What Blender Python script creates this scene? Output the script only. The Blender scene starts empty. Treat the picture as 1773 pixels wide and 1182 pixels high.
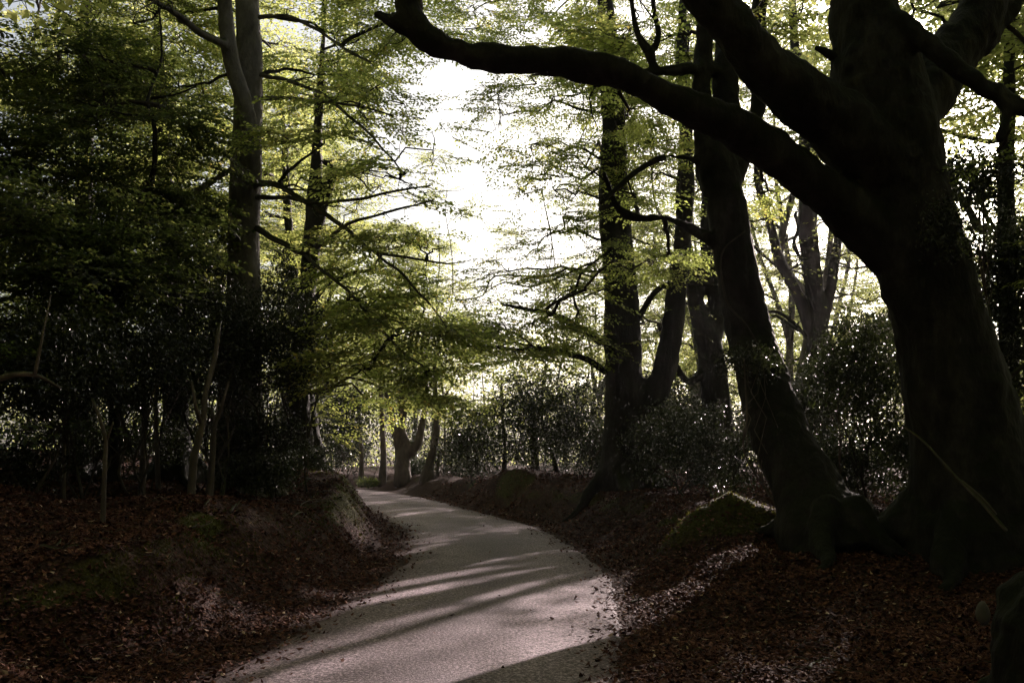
import bpy, math, random
import numpy as np
from mathutils import Vector
R = math.radians
rng = np.random.default_rng(7)
random.seed(7)
scn = bpy.context.scene

# ------------------------------------------------------------------ camera
W0, H0, FPX = 1773.0, 1182.0, 1725.0
PITCH = math.atan(199.0 / FPX)
CAM = np.array([0.0, 0.0, 1.6])
cd = bpy.data.cameras.new('camera'); cam = bpy.data.objects.new('camera', cd)
scn.collection.objects.link(cam)
cam.location = CAM; cam.rotation_euler = (R(90) + PITCH, 0, 0)
cd.sensor_width = 36.0; cd.lens = 36.0 * FPX / W0
cd.clip_start = 0.05; cd.clip_end = 2000
scn.camera = cam

# ------------------------------------------------------------------ light
SUN_AZ, SUN_EL = R(27.5), R(20)          # azimuth to the right of +Y, elevation
SUND = np.array([math.sin(SUN_AZ) * math.cos(SUN_EL), math.cos(SUN_AZ) * math.cos(SUN_EL), math.sin(SUN_EL)])
wd = bpy.data.worlds.new('World'); scn.world = wd; wd.use_nodes = True
nt = wd.node_tree; nt.nodes.clear()
sky = nt.nodes.new('ShaderNodeTexSky'); sky.sky_type = 'NISHITA'; sky.sun_disc = False
sky.sun_elevation = SUN_EL; sky.sun_rotation = SUN_AZ
sky.dust_density = 4.0
bg = nt.nodes.new('ShaderNodeBackground'); bg.inputs['Strength'].default_value = 0.075
wo = nt.nodes.new('ShaderNodeOutputWorld')
hs = nt.nodes.new('ShaderNodeHueSaturation'); hs.inputs['Saturation'].default_value = .45
nt.links.new(sky.outputs[0], hs.inputs['Color']); nt.links.new(hs.outputs[0], bg.inputs[0]); nt.links.new(bg.outputs[0], wo.inputs[0])
ld = bpy.data.lights.new('sun', 'SUN'); ld.energy = 5.0; ld.angle = R(0.5); ld.color = (1.0, 0.82, 0.775)
lo = bpy.data.objects.new('sun', ld); scn.collection.objects.link(lo)
lo.rotation_euler = Vector(SUND).to_track_quat('Z', 'Y').to_euler()
lo.location = (20, 35, 30)

scn.view_settings.view_transform = 'Standard'
scn.view_settings.look = 'None'
scn.view_settings.gamma = 1.0
scn.view_settings.exposure = 1.2
HAZE = .00025
cy = scn.cycles
cy.max_bounces = 7; cy.diffuse_bounces = 3; cy.glossy_bounces = 2; cy.transmission_bounces = 4
cy.transparent_max_bounces = 6; cy.volume_bounces = 0
cy.sample_clamp_indirect = 4.0; cy.sample_clamp_direct = 0.0
cy.caustics_reflective = False; cy.caustics_refractive = False
cy.use_denoising = True
try: cy.denoiser = 'OPENIMAGEDENOISE'
except Exception: pass
cy.use_adaptive_sampling = True; cy.adaptive_threshold = 0.02

# ------------------------------------------------------------------ picture <-> place
_c, _s = math.cos(PITCH), math.sin(PITCH)
def ray(px, py):
    x = (px - W0 / 2) / FPX; y = -(py - H0 / 2) / FPX
    return np.array([x, _c - y * _s, _s + y * _c])       # camera axes -> world
def at(px, py, depth):
    d = ray(px, py); return CAM + d * (depth / d[1])
def on_plane(px, py, z):
    d = ray(px, py); return CAM + d * ((z - CAM[2]) / d[2])

# ------------------------------------------------------------------ noise
_perm = rng.random(65536)
def _h(i, j, k):
    return _perm[((i * 73856093) ^ (j * 19349663) ^ (k * 83492791)) & 65535]
def noise3(p, s=1.0):
    p = np.asarray(p, dtype=float) * s
    f = np.floor(p).astype(np.int64); t = p - f; t = t * t * (3 - 2 * t)
    i, j, k = f[:, 0], f[:, 1], f[:, 2]; x, y, z = t[:, 0], t[:, 1], t[:, 2]
    def L(a, b, w): return a + (b - a) * w
    v = L(L(L(_h(i, j, k), _h(i+1, j, k), x), L(_h(i, j+1, k), _h(i+1, j+1, k), x), y),
          L(L(_h(i, j, k+1), _h(i+1, j, k+1), x), L(_h(i, j+1, k+1), _h(i+1, j+1, k+1), x), y), z)
    return v * 2 - 1
def fbm(p, s, o=4):
    a, r = 1.0, 0
    for _ in range(o):
        r = r + a * noise3(p, s); a *= 0.5; s *= 2.03
    return r
def sstep(a, b, x):
    t = np.clip((x - a) / (b - a), 0, 1); return t * t * (3 - 2 * t)

# ------------------------------------------------------------------ objects
def link(o): scn.collection.objects.link(o)
def tag(o, label=None, cat=None, group=None, kind=None):
    if label: o['label'] = label
    if cat: o['category'] = cat
    if group: o['group'] = group
    if kind: o['kind'] = kind
    return o
def empty(name, loc, label, cat, group=None):
    o = bpy.data.objects.new(name, None); link(o); o.location = loc; o.empty_display_size = .3
    return tag(o, label, cat, group)

class MB:
    """collects vertices and faces (quads or triangles) and links them as one mesh object"""
    def __init__(s): s.v = []; s.q = []; s.t = []; s.qm = []; s.tm = []; s.qa = []; s.ta = []; s.n = 0
    def add(s, v, q=None, t=None, m=0, qa=None):
        v = np.asarray(v, float).reshape(-1, 3)
        if q is not None and len(q):
            q = np.asarray(q, int); s.q.append(q + s.n); s.qm.append(np.full(len(q), m))
            s.qa.append(np.zeros(len(q)) if qa is None else qa)
        if t is not None and len(t):
            t = np.asarray(t, int); s.t.append(t + s.n); s.tm.append(np.full(len(t), m)); s.ta.append(np.zeros(len(t)))
        s.v.append(v); s.n += len(v)
    def mesh(s, name, mats, origin=(0, 0, 0), smooth=True):
        v = np.concatenate(s.v) - np.asarray(origin)
        q = np.concatenate(s.q) if s.q else np.zeros((0, 4), int)
        t = np.concatenate(s.t) if s.t else np.zeros((0, 3), int)
        me = bpy.data.meshes.new(name)
        me.vertices.add(len(v)); me.vertices.foreach_set('co', v.astype(np.float32).ravel())
        me.loops.add(q.size + t.size)
        me.loops.foreach_set('vertex_index', np.concatenate([q.ravel(), t.ravel()]).astype(np.int32))
        me.polygons.add(len(q) + len(t))
        st = np.concatenate([np.arange(len(q)) * 4, q.size + np.arange(len(t)) * 3])
        me.polygons.foreach_set('loop_start', st.astype(np.int32))
        mi = np.concatenate([np.concatenate(s.qm) if s.qm else [], np.concatenate(s.tm) if s.tm else []]).astype(np.int32)
        for m in (mats if isinstance(mats, (list, tuple)) else [mats]): me.materials.append(m)
        me.polygons.foreach_set('material_index', mi)
        me.polygons.foreach_set('use_smooth', np.full(len(mi), smooth))
        at_ = np.concatenate([np.concatenate(s.qa) if s.qa else [], np.concatenate(s.ta) if s.ta else []]).astype(np.float32)
        a = me.attributes.new('rnd', 'FLOAT', 'FACE'); a.data.foreach_set('value', at_)
        me.update(calc_edges=True)
        return me
    def build(s, name, mats, parent=None, origin=(0, 0, 0), smooth=True):
        o = bpy.data.objects.new(name, s.mesh(name, mats, origin, smooth)); link(o)
        if parent is not None: o.parent = parent
        else: o.location = origin
        return o

def spline(P, Rr, step):
    """Catmull-Rom through the points, sampled about every step metres"""
    P = np.asarray(P, float); Rr = np.asarray(Rr, float)
    if len(P) < 2: return P, Rr
    E = np.vstack([2*P[0]-P[1], P, 2*P[-1]-P[-2]]); ER = np.concatenate([[Rr[0]], Rr, [Rr[-1]]])
    out, ro = [], []
    for i in range(len(P) - 1):
        p0, p1, p2, p3 = E[i:i+4]; L = np.linalg.norm(p2 - p1); n = max(1, int(round(L / step)))
        t = (np.arange(n) / n)[:, None]
        out.append(.5*((2*p1) + (-p0+p2)*t + (2*p0-5*p1+4*p2-p3)*t*t + (-p0+3*p1-3*p2+p3)*t**3))
        w = t[:, 0]; w = w*w*(3-2*w); ro.append(ER[i+1]*(1-w) + ER[i+2]*w)
    out.append(P[-1:]); ro.append(Rr[-1:])
    return np.vstack(out), np.concatenate(ro)

def tube(mb, P, Rr, sides=8, m=0, wob=0.0, cap=True):
    P = np.asarray(P, float); Rr = np.asarray(Rr, float); n = len(P)
    T = np.gradient(P, axis=0); T /= np.linalg.norm(T, axis=1)[:, None] + 1e-9
    u = np.cross(T[0], [0.31, 0.95, 0.1]); u /= np.linalg.norm(u)
    U = np.zeros((n, 3)); U[0] = u
    for i in range(1, n):
        u = u - T[i] * np.dot(u, T[i]); u /= np.linalg.norm(u) + 1e-9; U[i] = u
    V = np.cross(T, U)
    a = np.arange(sides) / sides * 2 * np.pi
    ring = P[:, None, :] + Rr[:, None, None] * (np.cos(a)[None, :, None] * U[:, None, :] + np.sin(a)[None, :, None] * V[:, None, :])
    v = ring.reshape(-1, 3)
    if wob:
        c = np.repeat(P, sides, 0); d = v - c
        v = c + d * (1 + wob * fbm(v, 1.6, 3))[:, None]
    i = np.arange(n - 1)[:, None] * sides; j = np.arange(sides)[None, :]; j2 = (j + 1) % sides
    q = np.stack([i + j, i + j2, i + sides + j2, i + sides + j], -1).reshape(-1, 4)
    t = None
    if cap:
        v = np.vstack([v, P[-1] + T[-1] * Rr[-1] * .5, P[0] - T[0] * Rr[0] * .3]); k = (n - 1) * sides; e = n * sides
        t = [(k + a_, k + (a_ + 1) % sides, e) for a_ in range(sides)] + [((a_ + 1) % sides, a_, e + 1) for a_ in range(sides)]
    mb.add(v, q, t, m)

# ------------------------------------------------------------------ materials
def mat(name):
    m = bpy.data.materials.new(name); m.use_nodes = True; n = m.node_tree; n.nodes.clear()
    return m, n, (lambda t, **k: _nd(n, t, **k))
def _nd(n, t, **k):
    o = n.nodes.new(t)
    for a, b in k.items():
        if a.startswith('i_'): o.inputs[int(a[2:])].default_value = b
        else: setattr(o, a, b)
    return o
def ramp(N, n, src, stops):
    r = N('ShaderNodeValToRGB'); e = r.color_ramp.elements
    while len(e) < len(stops): e.new(.5)
    for i, (p, c) in enumerate(stops): e[i].position = p; e[i].color = (*c, 1)
    n.links.new(src, r.inputs[0]); return r.outputs[0]

def bark_mat(name, c0, c1, c2, moss=0.35, mossc=(.035, .045, .010), scale=1.0, vein=True):
    m, n, N = mat(name); L = n.links.new
    tc = N('ShaderNodeTexCoord'); mp = N('ShaderNodeMapping'); mp.inputs['Scale'].default_value = (1*scale, 1*scale, .45*scale)
    L(tc.outputs['Object'], mp.inputs[0])
    n1 = N('ShaderNodeTexNoise'); n1.inputs['Scale'].default_value = 3.0; n1.inputs['Detail'].default_value = 8; n1.inputs['Roughness'].default_value = .65; L(mp.outputs[0], n1.inputs[0])
    n2 = N('ShaderNodeTexNoise'); n2.inputs['Scale'].default_value = 22; n2.inputs['Detail'].default_value = 6; L(mp.outputs[0], n2.inputs[0])
    col = ramp(N, n, n1.outputs[0], [(.3, c0), (.5, c1), (.68, c2)])
    geo = N('ShaderNodeNewGeometry'); sp = N('ShaderNodeSeparateXYZ'); L(geo.outputs['Normal'], sp.inputs[0])
    mr = N('ShaderNodeMapRange'); mr.inputs[1].default_value = -.3; mr.inputs[2].default_value = .9; L(sp.outputs[2], mr.inputs[0])
    nm = N('ShaderNodeTexNoise'); nm.inputs['Scale'].default_value = 1.7; nm.inputs['Detail'].default_value = 7; L(tc.outputs['Object'], nm.inputs[0])
    ad = N('ShaderNodeMath', operation='ADD'); L(mr.outputs[0], ad.inputs[0]); L(nm.outputs[0], ad.inputs[1])
    ms = N('ShaderNodeMapRange'); ms.inputs[1].default_value = 1.15 - moss; ms.inputs[2].default_value = 1.4 - moss; L(ad.outputs[0], ms.inputs[0])
    mx = N('ShaderNodeMix', data_type='RGBA'); L(ms.outputs[0], mx.inputs[0]); L(col, mx.inputs[6]); mx.inputs[7].default_value = (*mossc, 1)
    bs = N('ShaderNodeBsdfPrincipled'); bs.inputs['Roughness'].default_value = .8; bs.inputs['Specular IOR Level'].default_value = .25
    L(mx.outputs[2], bs.inputs['Base Color'])
    sm = N('ShaderNodeMath', operation='ADD'); L(n1.outputs[0], sm.inputs[0]); L(n2.outputs[0], sm.inputs[1])
    bp = N('ShaderNodeBump'); bp.inputs['Strength'].default_value = .7; bp.inputs['Distance'].default_value = .03; L(sm.outputs[0], bp.inputs['Height'])
    L(bp.outputs[0], bs.inputs['Normal'])
    o = N('ShaderNodeOutputMaterial'); L(bs.outputs[0], o.inputs[0]); return m

def leaf_mat(name, stops, tstops, trans=.5, rough=.45, spec=.35):
    m, n, N = mat(name); L = n.links.new
    a = N('ShaderNodeAttribute'); a.attribute_name = 'rnd'
    c = ramp(N, n, a.outputs['Fac'], stops); t = ramp(N, n, a.outputs['Fac'], tstops)
    bs = N('ShaderNodeBsdfPrincipled'); bs.inputs['Roughness'].default_value = rough; bs.inputs['Specular IOR Level'].default_value = spec
    L(c, bs.inputs['Base Color'])
    tr = N('ShaderNodeBsdfTranslucent'); L(t, tr.inputs[0])
    mx = N('ShaderNodeMixShader'); mx.inputs[0].default_value = trans; L(bs.outputs[0], mx.inputs[1]); L(tr.outputs[0], mx.inputs[2])
    o = N('ShaderNodeOutputMaterial'); L(mx.outputs[0], o.inputs[0]); return m

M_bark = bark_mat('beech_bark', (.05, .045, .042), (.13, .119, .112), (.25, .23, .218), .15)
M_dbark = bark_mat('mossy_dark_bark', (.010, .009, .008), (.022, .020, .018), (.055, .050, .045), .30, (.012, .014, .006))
M_pale = bark_mat('pale_stem_bark', (.06, .05, .043), (.12, .098, .084), (.21, .17, .145), .05)
M_twig = bark_mat('twig_bark', (.03, .024, .02), (.05, .04, .034), (.08, .066, .055), .0)
M_leaf = leaf_mat('beech_leaves', [(0, (.035, .055, .012)), (.6, (.06, .085, .018)), (1, (.11, .12, .02))],
                  [(0, (.26, .34, .08)), (.5, (.48, .55, .14)), (.9, (.68, .70, .20)), (1, (.78, .64, .17))], .68)
M_shadeleaf = leaf_mat('shade_darkened_leaves', [(0, (.018, .030, .010)), (.6, (.035, .050, .014)), (1, (.07, .075, .02))],  # leaf colour darkened to put the left canopy's shade into it
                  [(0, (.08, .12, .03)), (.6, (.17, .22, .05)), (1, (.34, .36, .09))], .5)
M_leaf_far = leaf_mat('far_beech_leaves', [(0, (.045, .06, .02)), (1, (.10, .11, .03))],
                  [(0, (.32, .38, .12)), (.6, (.54, .60, .20)), (1, (.74, .72, .28))], .68)
M_holly = leaf_mat('holly_leaves', [(0, (.007, .011, .005)), (.7, (.016, .023, .009)), (1, (.04, .045, .017))],
                   [(0, (.03, .05, .01)), (1, (.10, .13, .03))], .14, .32, .5)

# ------------------------------------------------------------------ ground shape
CL = np.array([(-30,-90),(-16,-50),(-7,-25),(-3.4,-8),(-1.9,-1),(-1.15,3),(-.72,7),(-.33,11.2),(-.17,13.6),(-.26,16.2),(-.80,21.6),(-1.8,26.2),
               (-2.95,31),(-4.15,35.8),(-5.7,41),(-7.9,47),(-11,52.5),(-16,57.5),(-23,61),(-35,64),(-60,67),(-120,72),(-240,84)], float)
CLs, _ = spline(np.column_stack([CL, np.zeros(len(CL))]), np.zeros(len(CL)), .8)
CLs = CLs[:, :2]
HALF = 1.52
def road_dist(x, y):
    """signed distance to the centre line, positive to its right"""
    x = np.asarray(x, float).ravel(); y = np.asarray(y, float).ravel(); out = np.empty(len(x))
    A = CLs[:-1]; B = CLs[1:]; D = B - A; LL = (D**2).sum(1)
    for k in range(0, len(x), 20000):
        p = np.column_stack([x[k:k+20000], y[k:k+20000]])[:, None, :]
        w = p - A[None]; t = np.clip((w * D[None]).sum(2) / LL, 0, 1)
        e = w - t[..., None] * D[None]; d2 = (e**2).sum(2); i = d2.argmin(1); ar = np.arange(len(i))
        cr = D[i, 0] * w[ar, i, 1] - D[i, 1] * w[ar, i, 0]
        out[k:k+20000] = np.sqrt(d2[ar, i]) * np.where(cr > 0, -1, 1)
    return out
BUMPS = []   # (x, y, height, rx, ry)
def bump_at(px, py, depth, dz, rx, ry): 
    p = at(px, py, depth); BUMPS.append((p[0], depth, dz, rx, ry))
bump_at(600, 930, 17.5, .30, .50, .65)      # small mossy block beside the left edge
bump_at(540, 880, 21.5, .28, .9, 1.0)
bump_at(430, 950, 11.4, .10, .8, .7)        # mossy hummock on the left bank
bump_at(330, 1020, 9.0, .06, .6, .5)
bump_at(200, 900, 13.5, -.12, 1.0, 1.0)
bump_at(130, 1120, 6.6, .12, .7, .5)
bump_at(1215, 900, 13.7, .30, .6, .55)
bump_at(1300, 900, 13.9, .26, .6, .5)
bump_at(1165, 930, 13.0, .14, .35, .5)     # root mound by the leaning beech
bump_at(1175, 900, 13.6, .22, .4, .5)
bump_at(1330, 930, 13.4, .18, .6, .7)
bump_at(1100, 880, 19, .15, 1.0, .7)
bump_at(1690, 960, 12.0, .08, 1.4, 1.0)
bump_at(1500, 960, 12.6, .12, .9, .7)
bump_at(900, 850, 30, .18, 1.6, 1.2)
bump_at(520, 830, 26, .22, 1.5, 1.6)
def ground_z(x, y, detail=True):
    x = np.asarray(x, float).ravel(); y = np.asarray(y, float).ravel()
    s = road_dist(x, y); d = np.abs(s) - HALF
    yl = [-60, 0, 4, 7, 9, 12, 16, 20, 25, 40, 60, 90]
    HL = np.interp(y, yl, [.3, .35, .45, .66, .82, .92, .80, .98, 1.22, 1.25, 1.0, .7])
    WL = np.interp(y, yl, [4, 4, 3.4, 2.4, 1.5, 1.35, 1.5, 1.5, 1.5, 1.8, 4, 6])
    HRt = np.interp(y, [-60, 0, 7, 10, 12, 14.5, 17, 21, 26, 35, 50, 70], [.3, .25, .20, .24, .40, .66, .66, .80, .92, .92, .66, .6])
    WR = np.interp(y, [-60, 0, 7, 10, 12, 14.5, 17, 21, 26, 35, 50, 70], [5, 5, 5.5, 3.0, 1.6, 1.5, 2.6, 2.0, 1.3, 1.4, 2.5, 4])
    p = np.column_stack([x, y, np.zeros(len(x))])
    wv = .35 * noise3(p, .55)
    zl = HL * sstep(.15, 1, (d + wv) / WL) + .42 * sstep(1.5, 9, d) * sstep(4, 10, y); zr = HRt * sstep(.12, 1, (d + wv) / WR)
    z = np.where(s < 0, zl, zr)
    off = sstep(.1, 1.2, d)
    for bx, by, h, rx, ry in BUMPS:
        z = z + h * np.exp(-(((x-bx)/rx)**2 + ((y-by)/ry)**2)**1.4) * sstep(0, .45, d)
    z = z + off * (.115 * fbm(p, .85, 4) + .16 * noise3(p, .16))
    far = sstep(45, 110, np.hypot(x, y)); z = z + far * (.5 * noise3(p, .035))
    if detail:
        steep = np.clip(z * 2.2, 0, 1)
        z = z + off * steep * .035 * fbm(p + 9, 3.1, 3)
    z = np.where(d < .25, z - .0 + .012 * sstep(-.1, .25, d), z)
    return z
def gz(x, y): return float(ground_z([x], [y])[0])

def axis(a, b, fine0, fine1, h, grow):
    pts = list(np.arange(fine0, fine1 + 1e-6, h)); st = h
    while pts[-1] < b: st *= grow; pts.append(pts[-1] + st)
    st = h
    while pts[0] > a: st *= grow; pts.insert(0, pts[0] - st)
    return np.array(pts)
gx = axis(-250, 250, -7.5, 7.5, .055, 1.045); gy = axis(-120, 250, 4.0, 20, .065, 1.02)
X, Y = np.meshgrid(gx, gy); Z = ground_z(X, Y)
sd = road_dist(X, Y)
nx, ny = len(gx), len(gy)
Zr = np.where(np.abs(sd) < HALF - .25, Z - .06, Z)        # the bed under the asphalt
mb = MB(); v = np.column_stack([X.ravel(), Y.ravel(), Zr])
i = np.arange(ny - 1)[:, None] * nx; j = np.arange(nx - 1)[None, :]
mb.add(v, np.stack([i+j, i+j+1, i+nx+j+1, i+nx+j], -1).reshape(-1, 4))

m, n, N = mat('woodland_floor'); L = n.links.new
geo = N('ShaderNodeNewGeometry')
n1 = N('ShaderNodeTexNoise'); n1.inputs['Scale'].default_value = 14; n1.inputs['Detail'].default_value = 10; n1.inputs['Roughness'].default_value = .75; L(geo.outputs['Position'], n1.inputs[0])
n2 = N('ShaderNodeTexVoronoi'); n2.inputs['Scale'].default_value = 26; L(geo.outputs['Position'], n2.inputs[0])
n3 = N('ShaderNodeTexNoise'); n3.inputs['Scale'].default_value = .9; n3.inputs['Detail'].default_value = 6; L(geo.outputs['Position'], n3.inputs[0])
base = ramp(N, n, n1.outputs[0], [(.30, (.018, .012, .010)), (.5, (.05, .030, .023)), (.7, (.11, .066, .048))])
cv = ramp(N, n, n2.outputs['Color'], [(0, (.5, .42, .4)), (1, (1.3, 1.1, 1.0))])
mu = N('ShaderNodeMix', data_type='RGBA', blend_type='MULTIPLY'); mu.inputs[0].default_value = 1; L(base, mu.inputs[6]); L(cv, mu.inputs[7])
am = N('ShaderNodeAttribute'); am.attribute_name = 'moss'
ad = N('ShaderNodeMath', operation='ADD'); L(am.outputs['Fac'], ad.inputs[0]); L(n3.outputs[0], ad.inputs[1])
mr = N('ShaderNodeMapRange'); mr.inputs[1].default_value = .92; mr.inputs[2].default_value = 1.12; L(ad.outputs[0], mr.inputs[0])
mc = ramp(N, n, n1.outputs[0], [(.3, (.024, .028, .007)), (.6, (.075, .078, .018)), (.75, (.15, .14, .032))])
mx = N('ShaderNodeMix', data_type='RGBA'); L(mr.outputs[0], mx.inputs[0]); L(mu.outputs[2], mx.inputs[6]); L(mc, mx.inputs[7])
bs = N('ShaderNodeBsdfPrincipled'); bs.inputs['Roughness'].default_value = .9; bs.inputs['Specular IOR Level'].default_value = .15; L(mx.outputs[2], bs.inputs['Base Color'])
bp = N('ShaderNodeBump'); bp.inputs['Strength'].default_value = .9; bp.inputs['Distance'].default_value = .03
sm = N('ShaderNodeMath', operation='ADD'); L(n1.outputs[0], sm.inputs[0]); L(n2.outputs['Distance'], sm.inputs[1]); L(sm.outputs[0], bp.inputs['Height']); L(bp.outputs[0], bs.inputs['Normal'])
o = N('ShaderNodeOutputMaterial'); L(bs.outputs[0], o.inputs[0]); M_floor = m
g = mb.build('ground', M_floor); tag(g, 'brown leaf strewn woodland floor with mossy banks either side of the lane', 'ground', kind='structure')
# moss grows on the steep and raised edges of the banks
gzx = np.gradient(Z.reshape(ny, nx), gx, axis=1); gzy = np.gradient(Z.reshape(ny, nx), gy, axis=0)
slope = np.hypot(gzx, gzy)
dd = np.abs(sd.reshape(ny, nx)) - HALF
mossv = .30 * sstep(.35, .9, slope) * sstep(.3, .8, dd) + .34 * np.exp(-((dd - 1.5) / .55)**2) * .75 * (Z.reshape(ny, nx) > .45)
for bx, by, h, rx, ry in BUMPS:
    if h > .15: mossv += .22 * np.exp(-(((X-bx)/rx)**2 + ((Y-by)/ry)**2))
mossv = np.clip(mossv, 0, .62)
a = g.data.attributes.new('moss', 'FLOAT', 'POINT'); a.data.foreach_set('value', mossv.astype(np.float32).ravel())
_gI = (gx, gy, mossv)

# ------------------------------------------------------------------ the lane
mb = MB()
T = np.gradient(CLs, axis=0); T /= np.linalg.norm(T, axis=1)[:, None]; Nn = np.column_stack([T[:, 1], -T[:, 0]])
fine, _ = spline(np.column_stack([CLs, np.zeros(len(CLs))]), np.zeros(len(CLs)), .2)
T = np.gradient(fine[:, :2], axis=0); T /= np.linalg.norm(T, axis=1)[:, None]; Nn = np.column_stack([T[:, 1], -T[:, 0]])
cols = np.linspace(-1, 1, 25); k = len(cols)
wl = HALF + .10 * noise3(np.column_stack([fine[:, :2], np.zeros(len(fine))]), .9) + .05 * noise3(np.column_stack([fine[:, :2], np.zeros(len(fine))]), 4)
wr = HALF + .10 * noise3(np.column_stack([fine[:, :2], np.ones(len(fine)) * 7]), .9) + .05 * noise3(np.column_stack([fine[:, :2], np.ones(len(fine))*3]), 4)
wid = np.where(cols[None, :] < 0, wl[:, None], wr[:, None])
P2 = fine[:, None, :2] + Nn[:, None, :] * (cols[None, :, None] * wid[..., None])
zz = .018 + .035 * (1 - cols[None, :]**2) + 0 * wid
zz = zz - .05 * (np.abs(cols[None, :]) > .999)
v = np.concatenate([P2, zz[..., None]], -1).reshape(-1, 3)
i = np.arange(len(fine) - 1)[:, None] * k; j = np.arange(k - 1)[None, :]
mb.add(v, np.stack([i+j, i+j+1, i+k+j+1, i+k+j], -1).reshape(-1, 4))
m, n, N = mat('worn_asphalt'); L = n.links.new
geo = N('ShaderNodeNewGeometry')
v1 = N('ShaderNodeTexVoronoi'); v1.inputs['Scale'].default_value = 75; L(geo.outputs['Position'], v1.inputs[0])
n1 = N('ShaderNodeTexNoise'); n1.inputs['Scale'].default_value = 38; n1.inputs['Detail'].default_value = 6; n1.inputs['Roughness'].default_value = .8; L(geo.outputs['Position'], n1.inputs[0])
n2 = N('ShaderNodeTexNoise'); n2.inputs['Scale'].default_value = .8; n2.inputs['Detail'].default_value = 8; n2.inputs['Roughness'].default_value = .6; L(geo.outputs['Position'], n2.inputs[0])
c1 = ramp(N, n, n1.outputs[0], [(.38, (.035, .029, .032)), (.5, (.205, .169, .192)), (.60, (.58, .485, .545))])
c2 = ramp(N, n, n2.outputs[0], [(.3, (.72, .69, .69)), (.7, (1.1, 1.06, 1.05))])
c3 = ramp(N, n, v1.outputs['Color'], [(0, (.6, .6, .6)), (1, (1.35, 1.33, 1.33))])
mu = N('ShaderNodeMix', data_type='RGBA', blend_type='MULTIPLY'); mu.inputs[0].default_value = 1; L(c1, mu.inputs[6]); L(c2, mu.inputs[7])
mu2 = N('ShaderNodeMix', data_type='RGBA', blend_type='MULTIPLY'); mu2.inputs[0].default_value = 1; L(mu.outputs[2], mu2.inputs[6]); L(c3, mu2.inputs[7])
# wheel tracks worn paler, darker damp edges, and cracks
at_ = N('ShaderNodeAttribute'); at_.attribute_name = 'lat'
ab = N('ShaderNodeMath', operation='ABSOLUTE'); L(at_.outputs['Fac'], ab.inputs[0])
n4 = N('ShaderNodeTexNoise'); n4.inputs['Scale'].default_value = 2.4; n4.inputs['Detail'].default_value = 9; n4.inputs['Roughness'].default_value = .7; L(geo.outputs['Position'], n4.inputs[0])
mm = N('ShaderNodeMath', operation='MULTIPLY_ADD'); L(n4.outputs[0], mm.inputs[0]); mm.inputs[1].default_value = .5; mm.inputs[2].default_value = -.25
aa = N('ShaderNodeMath', operation='ADD'); L(ab.outputs[0], aa.inputs[0]); L(mm.outputs[0], aa.inputs[1])
tr = ramp(N, n, aa.outputs[0], [(0, (.80, .80, .80)), (.25, (.92, .92, .92)), (.5, (1.12, 1.12, 1.12)), (.75, (.9, .88, .87)), (.90, (.62, .55, .53)), (1, (.36, .28, .26))])
mu3 = N('ShaderNodeMix', data_type='RGBA', blend_type='MULTIPLY'); mu3.inputs[0].default_value = 1; L(mu2.outputs[2], mu3.inputs[6]); L(tr, mu3.inputs[7])
vc = N('ShaderNodeTexVoronoi'); vc.feature = 'DISTANCE_TO_EDGE'; vc.inputs['Scale'].default_value = .9
wn = N('ShaderNodeTexNoise'); wn.inputs['Scale'].default_value = 3.5; wn.inputs['Detail'].default_value = 5; L(geo.outputs['Position'], wn.inputs[0])
va = N('ShaderNodeVectorMath', operation='MULTIPLY_ADD'); L(wn.outputs['Color'], va.inputs[0]); va.inputs[1].default_value = (.5, .5, .5); L(geo.outputs['Position'], va.inputs[2]); L(va.outputs[0], vc.inputs[0])
cr_ = ramp(N, n, vc.outputs['Distance'], [(0, (.45, .43, .43)), (.009, (1, 1, 1))])
cm = N('ShaderNodeMapRange'); cm.inputs[1].default_value = .5; cm.inputs[2].default_value = .6; L(n2.outputs[0], cm.inputs[0])
mu4 = N('ShaderNodeMix', data_type='RGBA', blend_type='MULTIPLY'); L(cm.outputs[0], mu4.inputs[0]); L(mu3.outputs[2], mu4.inputs[6]); L(cr_, mu4.inputs[7]); mu2 = mu4
bs = N('ShaderNodeBsdfPrincipled'); bs.inputs['Roughness'].default_value = .75; bs.inputs['Specular IOR Level'].default_value = .3; L(mu2.outputs[2], bs.inputs['Base Color'])
bp = N('ShaderNodeBump'); bp.inputs['Strength'].default_value = .8; bp.inputs['Distance'].default_value = .006
sm = N('ShaderNodeMath', operation='ADD'); L(n1.outputs[0], sm.inputs[0]); L(v1.outputs['Distance'], sm.inputs[1]); L(sm.outputs[0], bp.inputs['Height']); L(bp.outputs[0], bs.inputs['Normal'])
o = N('ShaderNodeOutputMaterial'); L(bs.outputs[0], o.inputs[0]); M_road = m
rd = mb.build('road', M_road); a_ = rd.data.attributes.new('lat', 'FLOAT', 'POINT'); a_.data.foreach_set('value', np.broadcast_to(cols[None, :], wid.shape).astype(np.float32).ravel()); tag(rd, 'narrow worn grey asphalt lane curving left between the banks', 'road', kind='structure')

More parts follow.
